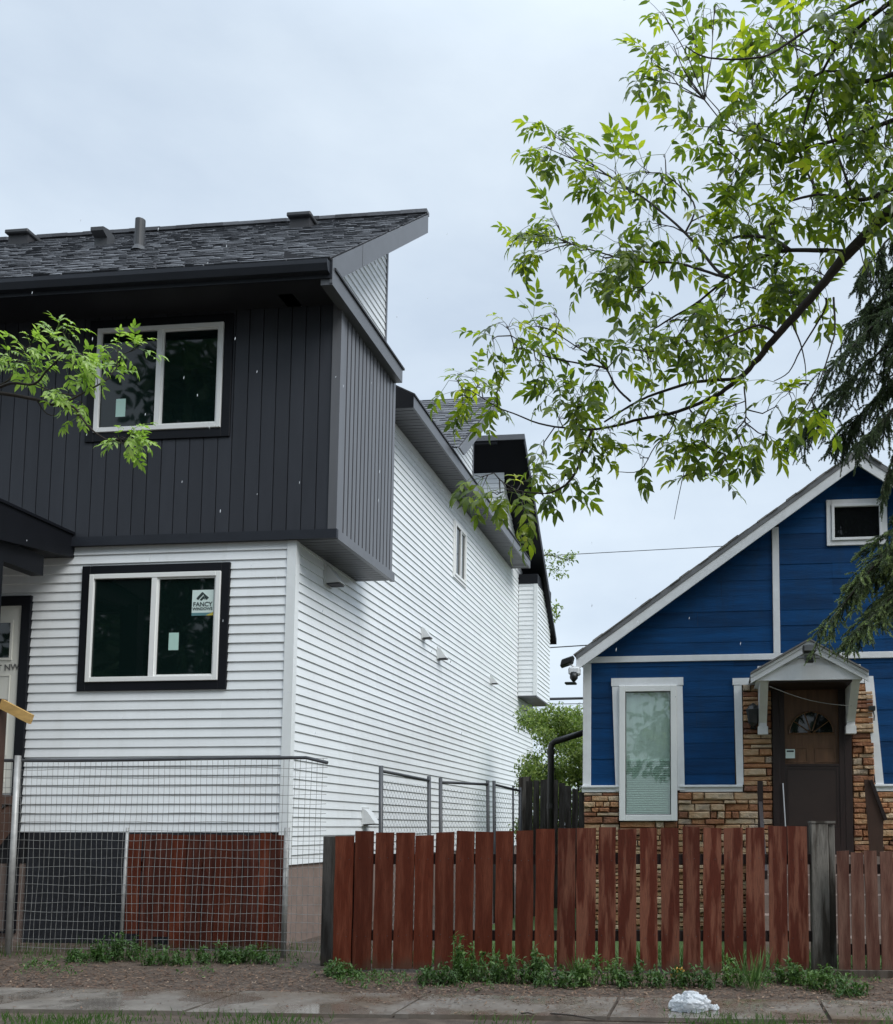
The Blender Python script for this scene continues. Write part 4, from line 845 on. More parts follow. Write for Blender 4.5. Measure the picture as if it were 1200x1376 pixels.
# ------------------------------------------------------------------ fences
def picket_mb(p, dirv, w, z0, z1, th, rnd, nod):
    """upright board with slightly wavering edges; p = left foot, dirv along the fence"""
    mb = MB(); n = 5; fr, bk = [], []
    lean = rnd.uniform(-.006, .006)
    for side_ in (0, 1):
        rng = range(n + 1) if side_ == 0 else range(n, -1, -1)
        for k in rng:
            t = k / n; z = z0 + (z1 - z0) * t; u = (0 if side_ == 0 else w) + rnd.uniform(-.0035, .0035) + lean * t
            if k == n: z += rnd.uniform(-.006, .006)
            q = Vector((p[0], p[1], 0)) + dirv * u; fr.append(Vector((q.x, q.y, z)) - nod * th / 2); bk.append(Vector((q.x, q.y, z)) + nod * th / 2)
    mb.prism(fr, bk); return mb
frnd = random.Random(3)
FX0, FY0, FX1, FY1 = -3.33, 8.24, 0.90, 8.58
FD = Vector((FX1 - FX0, FY1 - FY0, 0)); FLEN = FD.length; FD.normalize(); FN = Vector((FD.y * -1, FD.x, 0))   # FN points away from the street
FE = root('picket_fence', (-1.2, 8.4, 0), 'tall reddish brown picket fence in front of the blue house', 'fence')
edges = [(452, 476), (478, 502), (505, 529), (532, 557), (559, 583), (587, 611), (613, 637), (640, 663), (667, 690), (694, 717), (720, 745), (749, 773), (774.5, 800), (804, 827), (831, 855), (860, 883), (888, 912), (917, 940), (944, 968), (972, 997), (1001, 1026), (1032, 1056), (1058, 1084)]
def fence_u(xp):                               # place along the fence line met by that sight line
    d = at(xp, 1112, 'Y', 5.0) - Vector((0, 0, EYE)); nx, ny = d.y, -d.x
    return -(FX0 * nx + FY0 * ny) / (FD.x * nx + FD.y * ny)
for i, (a, b) in enumerate(edges):
    u0, u1 = fence_u(a), fence_u(b); p = Vector((FX0, FY0, 0)) + FD * u0
    k = i / (len(edges) - 1)
    m_ = 'red_stain' if i < 11 else 'red_stain_worn'
    zt = 1.205 + 0.06 * k + frnd.uniform(-.012, .012) + (-.02 if i in (0, 3, 4) else 0)
    picket_mb(p - FN * 0.0, FD, u1 - u0, 0.005 + frnd.uniform(0, .03), zt, 0.02, frnd, FN).build('picket', m_, FE, p)
for z0, z1 in ((0.93, 1.02), (0.27, 0.36)):
    mb = MB(); mb.obox(Vector((FX0, FY0, z0)) + FN * 0.012, FD * (FLEN + 0.05), FN * 0.04, (0, 0, z1 - z0)); mb.build('rail', 'rail_dark', FE)
for u in (0.1, 2.1):
    p = Vector((FX0, FY0, 0)) + FD * u; mb = MB(); mb.obox(p + FN * 0.054, FD * 0.09, FN * 0.09, (0, 0, 1.12)); mb.build('post', 'rail_dark', FE)
nl = MB()
for i, (a, b) in enumerate(edges):
    u0, u1 = fence_u(a), fence_u(b)
    for z_ in (0.975, 0.315):
        for t_ in (0.25, 0.75):
            p = Vector((FX0, FY0, z_ + frnd.uniform(-.015, .015))) + FD * (u0 + (u1 - u0) * (t_ + frnd.uniform(-.07, .07))) - FN * 0.0095; nl.tube([p, p - FN * 0.003], [0.0042, 0.0036], 6)
tag(nl.build('nail_heads', 'vent_dark', FE), kind='stuff')
# grey gate post
GP = root('gate_post', (1.0, 8.58, 0), 'weathered grey timber post at the end of the tall red fence', 'post')
u0, u1 = fence_u(1089), fence_u(1121); p = Vector((FX0, FY0, 0)) + FD * u0
mb = MB(); mb.obox(p - FN * 0.03, FD * (u1 - u0) * 0.72, FN * 0.12, (0, 0, 1.285)); mb.build('post_board', 'grey_wood', GP, p, bevel=0.006)
p2 = p + FD * (u1 - u0) * 0.735; mb = MB(); mb.obox(p2 - FN * 0.012, FD * (u1 - u0) * 0.27, FN * 0.10, (0, 0, 1.275)); mb.build('post_board', 'grey_wood', GP, p2, bevel=0.005)
mb = MB(); mb.obox(p - FN * 0.035 - FD * 0.005, FD * ((u1 - u0) + 0.01), FN * 0.13, (0, 0, 0.02)); mb.v = [(x_, y_, z_ + 1.287) for x_, y_, z_ in mb.v]; mb.build('post_cap', 'grey_wood', GP, p)
# low gate on the right
FG = root('low_fence', (1.6, 8.45, 0), 'low faded brown slatted gate right of the grey post', 'fence')
g0 = at(1124, 1143, 'Y', 8.42); gd = Vector((1, 0.04, 0)).normalized(); gn = Vector((-gd.y, gd.x, 0))
x = 0.0
for i in range(12):
    w = 0.105 if i else 0.10
    p = Vector((g0.x, g0.y, 0)) + gd * x
    picket_mb(p, gd, w, 0.0 + frnd.uniform(0, .015), 1.05 + frnd.uniform(-.008, .008), 0.018, frnd, gn).build('picket', 'red_stain_old', FG, p); x += w + 0.016
for z0, z1 in ((0.86, 0.94), (0.18, 0.27)):
    mb = MB(); mb.obox(Vector((g0.x, g0.y, z0)) + gn * 0.011, gd * 1.45, gn * 0.035, (0, 0, z1 - z0)); mb.build('rail', 'rail_dark', FG)
mb = MB(); mb.obox(Vector((g0.x - 0.1, g0.y - 0.06, 0)), gd * 1.8, gn * 0.10, (0, 0, 0.06)); mb.build('sill_timber', 'grey_wood', FG)
# grey post at the left end
GL = root('fence_post', (-3.42, 8.6, 0), 'weathered grey post left of the red fence by the wire mesh', 'post')
q = at(433, 1112, 'Y', 8.62); q2 = at(450, 1112, 'Y', 8.62)
mb = MB(); mb.box(q.x + 0.02, q2.x, 8.60, 8.70, 0, 1.17); mb.build('post_board', 'dark_wood', GL, (q.x, 8.6, 0), bevel=0.006)
# red boards standing behind the wire mesh
RB = root('board_screen', (-5.3, 9.5, 0), 'rough red boards standing behind the wire mesh against the house', 'fence')
x = at(170, 1200, 'Y', 9.5).x; xe = at(372, 1200, 'Y', 9.5).x
i = 0
while x < xe:
    w = frnd.uniform(0.11, 0.16); p = Vector((x, 9.5 + (i % 2) * 0.025, 0))
    picket_mb(p, Vector((1, 0, 0)), w, frnd.uniform(0.0, 0.06) + (0.12 if i in (0, 2) else 0), 1.19 + frnd.uniform(-.02, .01), 0.02, frnd, Vector((0, 1, 0))).build('board', 'board_dark' if i % 3 else 'red_stain', RB, p); x += w + frnd.uniform(0.0, 0.02); i += 1
mb = MB(); mb.box(at(170, 1200, 'Y', 9.56).x, xe, 9.562, 9.60, 0.8, 0.9); mb.build('rail', 'rail_dark', RB)
# welded wire mesh panel
WM = root('mesh_fence', (-5.3, 9.05, 0), 'welded wire mesh fence panel in front of the white house', 'fence')
def mz(xp): return 1.96 + (xp - 25) / 400 * 0.02
MY = 9.05
A = at(18, 1112, 'Y', MY).x; B_ = at(438, 1112, 'Y', MY).x
top = MB(); pts = []
for k in range(25):
    t = k / 24; x_ = A - 2.0 + (B_ - A + 2.0) * t; pts.append((x_, MY, 1.925 + 0.006 * math.sin(t * 9) - (0.05 if t > 0.99 else 0)))
top.tube(pts, 0.017, 8); top.build('top_rail', 'galv_dark', WM)
wm = MB(); wr = random.Random(5)
x = A - 1.9
while x < B_:
    bx_ = wr.uniform(-.008, .008)
    pts = [(x + bx_ * math.sin(k * 1.3 + x * 7) + wr.uniform(-.002, .002), MY + 0.01 * math.sin(k + x * 3), 0.03 + 1.89 * k / 7) for k in range(8)]
    wm.tube(pts, 0.0021, 4, False); x += 0.056
for k in range(22):
    z = 0.07 + k * 0.088
    pts = [(A - 1.9 + (B_ - A + 1.9) * j / 40, MY - 0.004 + 0.01 * math.sin(j * .5 + k), z + 0.006 * math.sin(j * 0.9 + k * 1.7) + wr.uniform(-.002, .002)) for j in range(41)]
    wm.tube(pts, 0.0023, 4, False)
wm.build('wire_mesh', 'wire', WM, fix=False)
tp, bt = at(24, 1020, 'Y', MY - 0.03), at(12, 1285, 'Y', MY - 0.03)
mb = MB(); mb.tube([(bt.x - 0.01, MY - 0.035, 0), (tp.x, MY - 0.03, 1.97)], 0.03, 10); mb.build('post', 'galv', WM, smooth=True)
t2 = at(168, 1112, 'Y', MY); mb = MB(); mb.tube([(t2.x, MY + 0.012, 0.0), (t2.x + 0.02, MY + 0.012, 1.25)], 0.016, 8); mb.build('stake', 'galv', WM, smooth=True)
t2 = at(384, 1112, 'Y', MY); mb = MB(); mb.tube([(t2.x, MY + 0.03, 0.0), (t2.x, MY + 0.03, 1.25)], 0.028, 8); mb.build('post', 'galv', WM, smooth=True)
# chain-link panels along the side of the house
def chain_panel(pa, pb, h0, h1, label, mid=None):
    pa, pb = Vector(pa), Vector(pb); d = (pb - pa); L = d.length; d.normalize()
    r_ = root('chain_link_panel', (pa.x, pa.y, 0), label, 'fence', None)
    lean = Vector((-0.03, 0, 0))
    for p, h in ((pa, h0), (pb, h1)):
        mb = MB(); mb.tube([(p.x + 0.035, p.y, 0), (p.x - 0.0, p.y, h)], 0.023, 8); mb.build('post', 'galv_dark', r_, smooth=True)
    mb = MB(); mb.tube([(pa.x, pa.y, h0 - 0.05), (pb.x, pb.y, h1 - 0.05)], 0.017, 8); mb.build('top_rail', 'galv_dark', r_, smooth=True)
    if mid:
        for t in mid:
            p = pa + d * L * t; mb = MB(); mb.tube([(p.x + 0.02, p.y, 0), (p.x, p.y, h0 + (h1 - h0) * t)], 0.014, 8); mb.build('bar', 'galv_dark', r_, smooth=True)
    w = MB(); s = 0.085; k = -int(2 / s)
    while k * s < L:
        for sg in (1, -1):
            a0 = k * s; pts = []
            for (u, z) in ((a0, 0.05 if sg > 0 else 1.72), (a0 + 1.67, 1.72 if sg > 0 else 0.05)):
                pts.append((u, z))
            (ua, za), (ub, zb) = pts
            t0 = max(0, (0 - ua) / (ub - ua)); t1 = min(1, (L - ua) / (ub - ua))
            if t1 > t0:
                q0 = pa + d * (ua + (ub - ua) * t0); q1 = pa + d * (ua + (ub - ua) * t1)
                w.tube([(q0.x, q0.y, za + (zb - za) * t0), (q1.x, q1.y, za + (zb - za) * t1)], 0.0013, 3, False)
        k += 1
    w.build('wire_mesh', 'wire_dark', r_, fix=False)
chain_panel((-3.315, 9.27), (-3.25, 10.66), 1.86, 1.83, 'nearest chain-link panel, its post leaning beside the white wall')
chain_panel((-3.23, 11.05), (-2.98, 12.35), 1.83, 1.86, 'middle chain-link panel between the white house and the red fence')
chain_panel((-2.96, 12.62), (-2.80, 13.55), 1.87, 1.82, 'farthest chain-link panel beside the grey board', mid=(0.72,))
# old wooden fence behind
OW = root('old_fence', (-2.7, 14.0, 0), 'old dark wooden fence in the gap behind the chain-link panels', 'fence')
def owp(xp0, xp1, ytop, Y, m):
    a = at(xp0, ytop, 'Y', Y); b = at(xp1, ytop, 'Y', Y); p = Vector((a.x, Y, 0))
    picket_mb(p, Vector((1, 0, 0)), b.x - a.x, 0, a.z, 0.025, frnd, Vector((0, 1, 0))).build('board', m, OW, p)
owp(697, 713, 1044, 13.8, 'grey_wood')
for (a, b, t) in ((707, 716, 1050), (717, 725, 1049), (726, 733, 1048)): owp(a, b, t, 13.6, 'dark_wood')
for (a, b, t) in ((733, 741, 1047), (742, 750, 1048), (751, 759, 1052), (760, 768, 1056), (769, 777, 1060), (778, 786, 1064)): owp(a, b, t, 15.0, 'dark_wood')

# ------------------------------------------------------------------ wires behind the houses
for (a, b, Y, r_, lab) in (((600, 754), (1100, 727), 32, 0.012, 'thin overhead wire slanting high across the gap'), ((600, 879), (900, 860), 32, 0.02, 'overhead wire just above the left eave of the blue house'),
                           ((600, 942), (900, 936), 34, 0.05, 'thick low cable above the green bush in the gap'), ((600, 948), (900, 944), 34, 0.015, 'thin low wire just below the thick cable')):
    p, q = at(*a, 'Y', Y), at(*b, 'Y', Y); e = (q - p); mb = MB()
    mb.tube([p + e * t + Vector((0, 0, -0.5 * 4 * (t) * (1 - t) * 0.3)) for t in [k / 16 - 0.5 + 0.5 * 0 if False else -1 + 3 * k / 16 for k in range(17)]] if False else [p + e * (-1 + 3 * k / 16) for k in range(17)], r_, 6)
    tag(mb.build('overhead_wire', 'cable', None, p), lab, 'wire', 'overhead wires')

# ------------------------------------------------------------------ plants
def leaf_quad(mb, p, d, nrm, L, W):
    s_ = d.cross(nrm); s_ = s_.normalized() if s_.length > 1e-6 else Vector((1, 0, 0)); n2 = s_.cross(d).normalized()
    m1 = p + d * (L * 0.33) + n2 * (W * 0.12); m2 = p + d * (L * 0.68) + n2 * (W * 0.02); tip = p + d * L - n2 * (W * 0.35)
    a1, b1 = p + d * (L * .30) + s_ * W * .5 + n2 * W * .26, p + d * (L * .30) - s_ * W * .5 + n2 * W * .26
    a2, b2 = p + d * (L * .66) + s_ * W * .38 + n2 * W * .16, p + d * (L * .66) - s_ * W * .38 + n2 * W * .16
    mb.add([p, a1, a2, tip, b2, b1, m1, m2], [(0, 1, 6), (1, 2, 7, 6), (2, 3, 7), (0, 6, 5), (6, 7, 4, 5), (7, 3, 4)])
def rvec(rnd):
    while True:
        v = Vector((rnd.uniform(-1, 1), rnd.uniform(-1, 1), rnd.uniform(-1, 1)))
        if 0.05 < v.length < 1: return v.normalized()
def compound_leaf(rnd, size, pairs):
    """ash leaf along +X, drooping towards -Z, leaflets in pairs"""
    mb = MB(); L = 0.19 * size; pts = []
    droop = rnd.uniform(0.2, 0.7)
    for k in range(6):
        t = k / 5; pts.append(Vector((L * t * (1 - 0.18 * droop * t), rnd.uniform(-.003, .003), -L * droop * 0.5 * t * t)))
    mb.tube(pts, [0.0016, 0.0015, 0.0014, 0.0012, 0.001, 0.0008], 3, False)
    def pos(t): i = min(int(t * 5), 4); return pts[i].lerp(pts[i + 1], t * 5 - i)
    for j in range(pairs):
        t = 0.42 + 0.5 * j / max(1, pairs - 1)
        for sg in (-1, 1):
            d = Vector((0.55 + 0.2 * rnd.random(), sg * rnd.uniform(0.6, 0.95), -rnd.uniform(0.1, 0.75))).normalized()
            leaf_quad(mb, pos(t), d, Vector((0.1, sg * rnd.uniform(-.5, .3), 1)).normalized(), size * rnd.uniform(0.060, 0.092), size * rnd.uniform(0.022, 0.033))
    leaf_quad(mb, pts[-1], Vector((1, rnd.uniform(-.3, .3), -rnd.uniform(0.3, 0.9))).normalized(), Vector((0, rnd.uniform(-.4, .4), 1)), size * rnd.uniform(0.075, 0.10), size * rnd.uniform(0.026, 0.036))
    return mb
def leaf_matrix(p, d, rnd, s):
    d = d.normalized(); z = Vector((0, 0, 1)) + rvec(rnd) * 0.45
    y = z.cross(d); y = y.normalized() if y.length > 1e-5 else Vector((0, 1, 0)); z = d.cross(y).normalized()
    M = Matrix(((d.x, y.x, z.x, 0), (d.y, y.y, z.y, 0), (d.z, y.z, z.z, 0), (0, 0, 0, 1)))
    return Matrix.Translation(p) @ M @ Matrix.Diagonal((s, s, s, 1))

def broadleaf(tree, branches, clusters, depth, lm, seed, leaf_size, cap, density=1.0, twig_jit=0.22, base_r=0.004):
    """branches: (points [(px,py)], start radius, end radius, depth offset at tip). Real 3-D limbs; clusters get a twig and compound leaves."""
    rnd = random.Random(seed); nodes = []
    for pts, r0, r1, off in branches:
        P = []
        for k, (x, y) in enumerate(pts):
            t = k / (len(pts) - 1); P.append(at(x, y, 'Y', depth(x, y) + off * t))
        Q = []
        for k in range(len(P) - 1):                       # smooth resample
            p0, p1, p2, p3 = P[max(k - 1, 0)], P[k], P[k + 1], P[min(k + 2, len(P) - 1)]
            for j in range(4):
                t = j / 4; Q.append(0.5 * ((2 * p1) + (p2 - p0) * t + (2 * p0 - 5 * p1 + 4 * p2 - p3) * t * t + (3 * p1 - p0 - 3 * p2 + p3) * t ** 3) + rvec(rnd) * r0 * 0.12)
        Q.append(P[-1])
        mb = MB(); mb.tube(Q, [r0 + (r1 - r0) * (k / (len(Q) - 1)) ** 0.9 for k in range(len(Q))], 8 if r0 > 0.012 else 6); mb.build('branch', 'bark', tree, smooth=True)
        nodes += Q
    protos = []
    for k in range(14):
        mb = compound_leaf(rnd, 1.0, rnd.choice((2, 2, 3, 3)))
        me = bpy.data.meshes.new('leaf'); me.from_pydata([tuple(v) for v in mb.v], [], mb.f); me.materials.append(MATS[lm]); me.polygons.foreach_set('use_smooth', [True] * len(me.polygons)); protos.append(me)
    twigs = MB(); rest = MB(); items = []
    for (x, y, r) in clusters:
        Y0 = depth(x, y); c = at(x, y, 'Y', Y0)
        nb = min(nodes, key=lambda n: (n - c).length); c = at(x, y, 'Y', max(2.5, nb.y + rnd.uniform(-twig_jit, twig_jit)))
        rad = r / FPX * c.y
        mid = nb.lerp(c, 0.5) + rvec(rnd) * 0.03
        n = max(2, int(r * density / 3.6))
        twigs.tube([nb, mid, c], [base_r, base_r * .8, base_r * .5], 5)
        for k in range(n):
            e = c + rvec(rnd) * rad * rnd.uniform(0.1, 0.75); e.z += 0.01
            m2 = mid.lerp(c, rnd.uniform(0.3, 1.0)); twigs.tube([m2, (m2 + e) / 2 + rvec(rnd) * 0.01, e], [0.0022, 0.0018, 0.0014], 4, False)
            d = (e - c).normalized() * 0.7 + (c - nb).normalized() * 0.4 + rvec(rnd) * 0.55 + Vector((0, 0, -0.45))
            for q in range(rnd.choice((1, 1, 2))):
                items.append((leaf_matrix(e, d + rvec(rnd) * 0.5 * q, rnd, leaf_size * rnd.uniform(0.75, 1.15)), rnd.randrange(14)))
    rnd.shuffle(items)
    for k, (M, pi) in enumerate(items):
        if k < cap:
            o = bpy.data.objects.new('leaf', protos[pi]); C.objects.link(o); o.parent = tree; o.matrix_basis = Matrix.Translation(-wloc(tree)) @ M
        else:
            me = protos[pi]; rest.add([M @ v.co for v in me.vertices], [tuple(p.vertices) for p in me.polygons])
    tag(twigs.build('twigs', 'bark', tree, fix=False), kind='stuff')
    if rest.v: tag(rest.build('foliage', lm, tree, fix=False, smooth=True), kind='stuff')

# the ash tree that leans in from the right
AT = root('ash_tree', (2.55, 4.3, 0), 'leafy green tree reaching in from the upper right over the yard', 'tree')
mb = MB(); mb.tube([(2.55, 4.3, -0.1), (2.52, 4.3, 0.4), (2.5, 4.32, 2.0), (2.42, 4.35, 4.2), (2.30, 4.4, 6.0), (2.1, 4.5, 8.0)], [0.30, 0.22, 0.19, 0.17, 0.13, 0.07], 14); mb.build('trunk', 'bark', AT, smooth=True)
def ash_depth(x, y): return 4.55 + (1200 - x) / 600 * 0.95
j0 = at(1200, 282, 'Y', 4.55)
mb = MB(); mb.tube([(2.40, 4.36, 4.6), (1.9, 4.40, 4.75), (1.35, 4.5, 4.55), tuple(j0)], [0.10, 0.07, 0.045, 0.033], 10); mb.build('limb', 'bark', AT, smooth=True)
ash_br = [
 ([(1200, 282), (1174, 305), (1138, 341), (1117, 367), (1079, 413), (1045, 450), (1019, 481), (993, 509), (962, 532)], 0.033, 0.0105, 0.0),
 ([(962, 532), (911, 553), (860, 563), (828, 572), (796, 577), (767, 576), (724, 569), (689, 555), (668, 547), (633, 525)], 0.0095, 0.003, 0.1),
 ([(796, 577), (783, 605), (777, 627), (764, 648), (745, 660), (729, 663), (695, 659), (671, 644)], 0.009, 0.004, -0.2),
 ([(993, 509), (935, 513), (900, 523), (871, 533), (847, 545), (812, 567)], 0.009, 0.005, 0.05),
 ([(1136, 338), (1097, 336), (1045, 338), (1014, 351), (978, 372), (942, 403), (900, 429), (875, 444)], 0.012, 0.004, 0.35),
 ([(1061, 336), (1035, 320), (993, 318), (962, 331)], 0.012, 0.005, 0.2),
 ([(978, 372), (962, 362), (921, 313), (869, 269), (828, 243), (797, 222), (766, 199)], 0.010, 0.0035, 0.5),
 ([(921, 313), (934, 279), (916, 253), (895, 235)], 0.006, 0.003, 0.1),
 ([(978, 372), (962, 369), (911, 354), (854, 351), (802, 338), (761, 326)], 0.009, 0.003, 0.2),
 ([(1260, -40), (1180, -10), (1092, 36), (1045, 67), (1014, 78), (952, 78), (921, 62)], 0.009, 0.003, -0.5),
 ([(1230, 150), (1150, 180), (1097, 195), (1066, 201), (1024, 186), (983, 176), (947, 134)], 0.011, 0.003, 0.3),
 ([(1230, 240), (1180, 262), (1148, 269), (1100, 262), (1060, 270)], 0.013, 0.005, -0.1),
 ([(1230, 90), (1160, 110), (1120, 95), (1080, 110), (1040, 140)], 0.014, 0.004, 0.4),
 ([(1200, 0), (1150, 40), (1120, 70), (1090, 130), (1078, 180)], 0.012, 0.004, 0.1),
 ([(847, 539), (828, 520), (815, 496), (799, 481), (772, 464), (740, 443)], 0.007, 0.003, 0.1),
 ([(815, 496), (804, 492), (777, 488), (751, 483), (727, 476), (687, 451)], 0.006, 0.003, -0.15),
 ([(942, 403), (920, 440), (890, 470), (850, 470)], 0.007, 0.003, -0.2),
 ([(1045, 450), (1020, 437), (985, 450), (960, 460)], 0.008, 0.003, -0.3),
 ([(1120, 400), (1122, 440), (1117, 465), (1097, 522), (1070, 565), (1045, 599)], 0.006, 0.002, -0.2),
 ([(1110, 400), (1107, 419), (1076, 470), (1060, 500), (1040, 512)], 0.006, 0.002, 0.1),
 ([(1062, 430), (1075, 460), (1082, 490), (1083, 515)], 0.005, 0.002, 0.0),
 ([(1117, 367), (1150, 330), (1160, 352), (1172, 380)], 0.004, 0.002, -0.1),
 ([(962, 532), (945, 570), (950, 600), (975, 612), (965, 630)], 0.006, 0.0025, -0.2),
 ([(928, 600), (918, 640), (911, 672), (906, 698)], 0.003, 0.0015, 0.0),
 ([(1000, 520), (1002, 560), (990, 580), (1000, 605)], 0.005, 0.0025, -0.2),
 ([(910, 552), (900, 580), (880, 600), (860, 632), (830, 634)], 0.004, 0.002, 0.1),
 ([(1100, 262), (1080, 220), (1060, 160), (1075, 110)], 0.007, 0.003, 0.4),
 ([(1148, 269), (1130, 220), (1110, 160), (1100, 80)], 0.008, 0.003, 0.2),
 ([(1024, 186), (1000, 210), (985, 240), (975, 275)], 0.004, 0.002, 0.2),
]
ash_cl = [(745,183,20),(733,198,14),(757,205,12),(800,238,28),(825,230,20),(812,258,16),(862,232,28),(888,240,24),(893,208,10),(720,318,26),(700,322,16),(750,303,18),(765,325,18),(732,340,12),(810,345,32),(835,365,22),(800,372,18),
 (855,395,30),(830,320,30),(880,300,26),(930,320,30),(960,290,34),(850,335,20),(905,350,24),(680,438,22),(662,455,14),(720,438,24),(745,420,14),(770,470,26),(700,470,22),(730,485,18),(840,465,34),(800,500,32),(760,520,30),(870,480,30),(900,430,30),(920,460,28),
 (640,520,26),(612,508,16),(620,530,20),(665,545,14),(672,520,12),(750,560,32),(790,600,32),(730,610,30),(650,640,24),(688,658,26),(708,690,18),(668,665,18),(760,640,24),(820,580,22),(780,540,28),(720,640,20),(870,545,16),(930,560,24),(960,580,30),(1000,572,28),(1028,585,16),(1060,530,24),(1090,548,14),(1045,545,16),
 (915,600,22),(950,640,18),(890,600,14),(860,615,12),(985,545,20),(1010,430,28),(980,470,28),(950,480,22),(1100,365,28),(1100,395,16),(1060,390,26),(1020,390,30),(970,400,34),(940,420,26),(1040,300,38),(1090,285,34),(1000,330,30),(1130,300,22),(1040,360,24),(985,430,22),
 (880,88,20),(865,105,14),(905,62,20),(930,45,16),(900,100,16),(920,95,14),(960,8,14),(945,20,12),(890,15,8),(1010,100,30),(1000,140,24),(985,165,22),(945,125,16),(938,170,12),(1030,30,26),(1060,60,30),(1100,30,36),(1150,30,40),(1180,90,40),(1130,100,34),(1080,130,34),(1050,190,36),(1010,210,32),(1100,180,34),(1150,170,36),(1190,200,36),(1140,230,38),(1090,240,34),(1180,260,28),(1040,250,34),(980,240,30),(1000,280,30),(960,190,20),(1020,165,20),(1190,20,34),(1130,10,30),(1170,140,30),(1070,10,24),
 (1195,60,36),(1145,65,34),(1060,225,26),(1115,140,26),(1165,215,30),(1195,150,34),(1000,50,16)]
arn = random.Random(21)
for k in range(22): ash_cl.append((arn.uniform(1210, 1420), arn.uniform(-160, 330), 34))
for k in range(8): ash_cl.append((arn.uniform(1000, 1400), arn.uniform(-240, -30), 34))
broadleaf(AT, ash_br, ash_cl, ash_depth, 'ash_leaf', 4, 0.98, 300, density=0.94)

# the branch that comes in from the left, its tree stands outside the frame
LTree = root('maple_tree', (-5.4, 4.9, 0), 'pale green leafy branch in front of the charcoal wall at far left', 'tree')
mb = MB(); mb.tube([(-5.4, 4.9, -0.1), (-5.38, 4.9, 0.4), (-5.35, 4.92, 2.4), (-5.3, 4.95, 4.2), (-5.2, 5.0, 6.0)], [0.22, 0.16, 0.14, 0.11, 0.07], 12); mb.build('trunk', 'bark', LTree, smooth=True)
l0 = at(0, 528, 'Y', 4.9); mb = MB(); mb.tube([(-5.33, 4.93, 3.4), (-4.8, 4.9, 3.75), tuple(l0)], [0.04, 0.022, 0.011], 8); mb.build('limb', 'bark', LTree, smooth=True)
left_br = [([(0, 528), (49, 537), (77, 545), (99, 547), (114, 567), (128, 581), (147, 593)], 0.011, 0.004, 0.05), ([(77, 543), (95, 537), (119, 524), (143, 510), (160, 490)], 0.007, 0.003, 0.15),
           ([(-10, 525), (15, 515), (46, 516), (62, 499), (81, 480), (88, 468)], 0.009, 0.003, -0.1), ([(46, 516), (75, 527), (105, 532)], 0.005, 0.003, -0.1), ([(49, 537), (63, 556), (82, 558)], 0.004, 0.002, 0.1), ([(-10, 522), (12, 510), (22, 490), (30, 478)], 0.006, 0.003, 0.1)]
left_cl = [(85, 448, 15), (75, 460, 10), (38, 468, 18), (10, 490, 16), (8, 470, 10), (52, 500, 20), (40, 488, 14), (98, 492, 18), (122, 500, 16), (115, 482, 12), (160, 472, 20), (182, 470, 13), (148, 480, 14), (140, 500, 12), (75, 528, 14), (62, 530, 10), (105, 560, 10), (110, 540, 10), (178, 578, 16), (165, 595, 14), (188, 596, 12), (172, 604, 10)]
for k in range(12): left_cl.append((arn.uniform(-180, -30), arn.uniform(440, 570), 18))
left_cl = [(x_, y_, r_ * 0.8) for x_, y_, r_ in left_cl]
broadleaf(LTree, left_br, left_cl, lambda x, y: 4.9, 'pale_leaf', 9, 0.62, 300, density=2.0, twig_jit=0.08, base_r=0.003)

# spruce at the right edge
SP = root('spruce_tree', (2.75, 9.75, 0), 'dark spruce with drooping boughs at the right edge over the blue house', 'tree')
mb = MB(); mb.tube([(2.75, 9.75, -0.1), (2.75, 9.75, 3), (2.75, 9.75, 7), (2.75, 9.75, 13)], [0.22, 0.18, 0.13, 0.02], 10); mb.build('trunk', 'bark', SP, smooth=True)
import numpy as np
def shoot_template(n, seed):
    """needles round a 0.1 m stem along +X, as n triangles"""
    g = np.random.default_rng(seed); t = g.uniform(0, 1, n); ph = g.uniform(0, 2 * np.pi, n); fw = g.uniform(0.35, 0.9, n); ln = g.uniform(0.014, 0.026, n) * (1.1 - 0.35 * t)
    base = np.stack([t * 0.1, np.zeros(n), np.zeros(n)], 1)
    d = np.stack([fw, np.cos(ph), np.sin(ph)], 1); d /= np.linalg.norm(d, axis=1)[:, None]
    sd = np.cross(d, g.normal(size=(n, 3))); sd /= np.linalg.norm(sd, axis=1)[:, None]; sd *= 0.0036
    return np.stack([base - sd, base + sd, base + d * ln[:, None]], 1).reshape(-1, 3)
SHOOTS = [shoot_template(95, k) for k in range(6)]
def tri_mesh(name, arrs, m, parent):
    v = np.concatenate(arrs).astype(np.float32); n = len(v) // 3
    me = bpy.data.meshes.new(name); me.vertices.add(len(v)); me.vertices.foreach_set('co', v.ravel()); me.loops.add(len(v)); me.loops.foreach_set('vertex_index', np.arange(len(v), dtype=np.int32))
    me.polygons.add(n); me.polygons.foreach_set('loop_start', np.arange(0, len(v), 3, dtype=np.int32)); me.update(calc_edges=True); me.materials.append(MATS[m])
    o = bpy.data.objects.new(name, me); C.objects.link(o); o.parent = parent; o.location = -wloc(parent); return tag(o, kind='stuff')
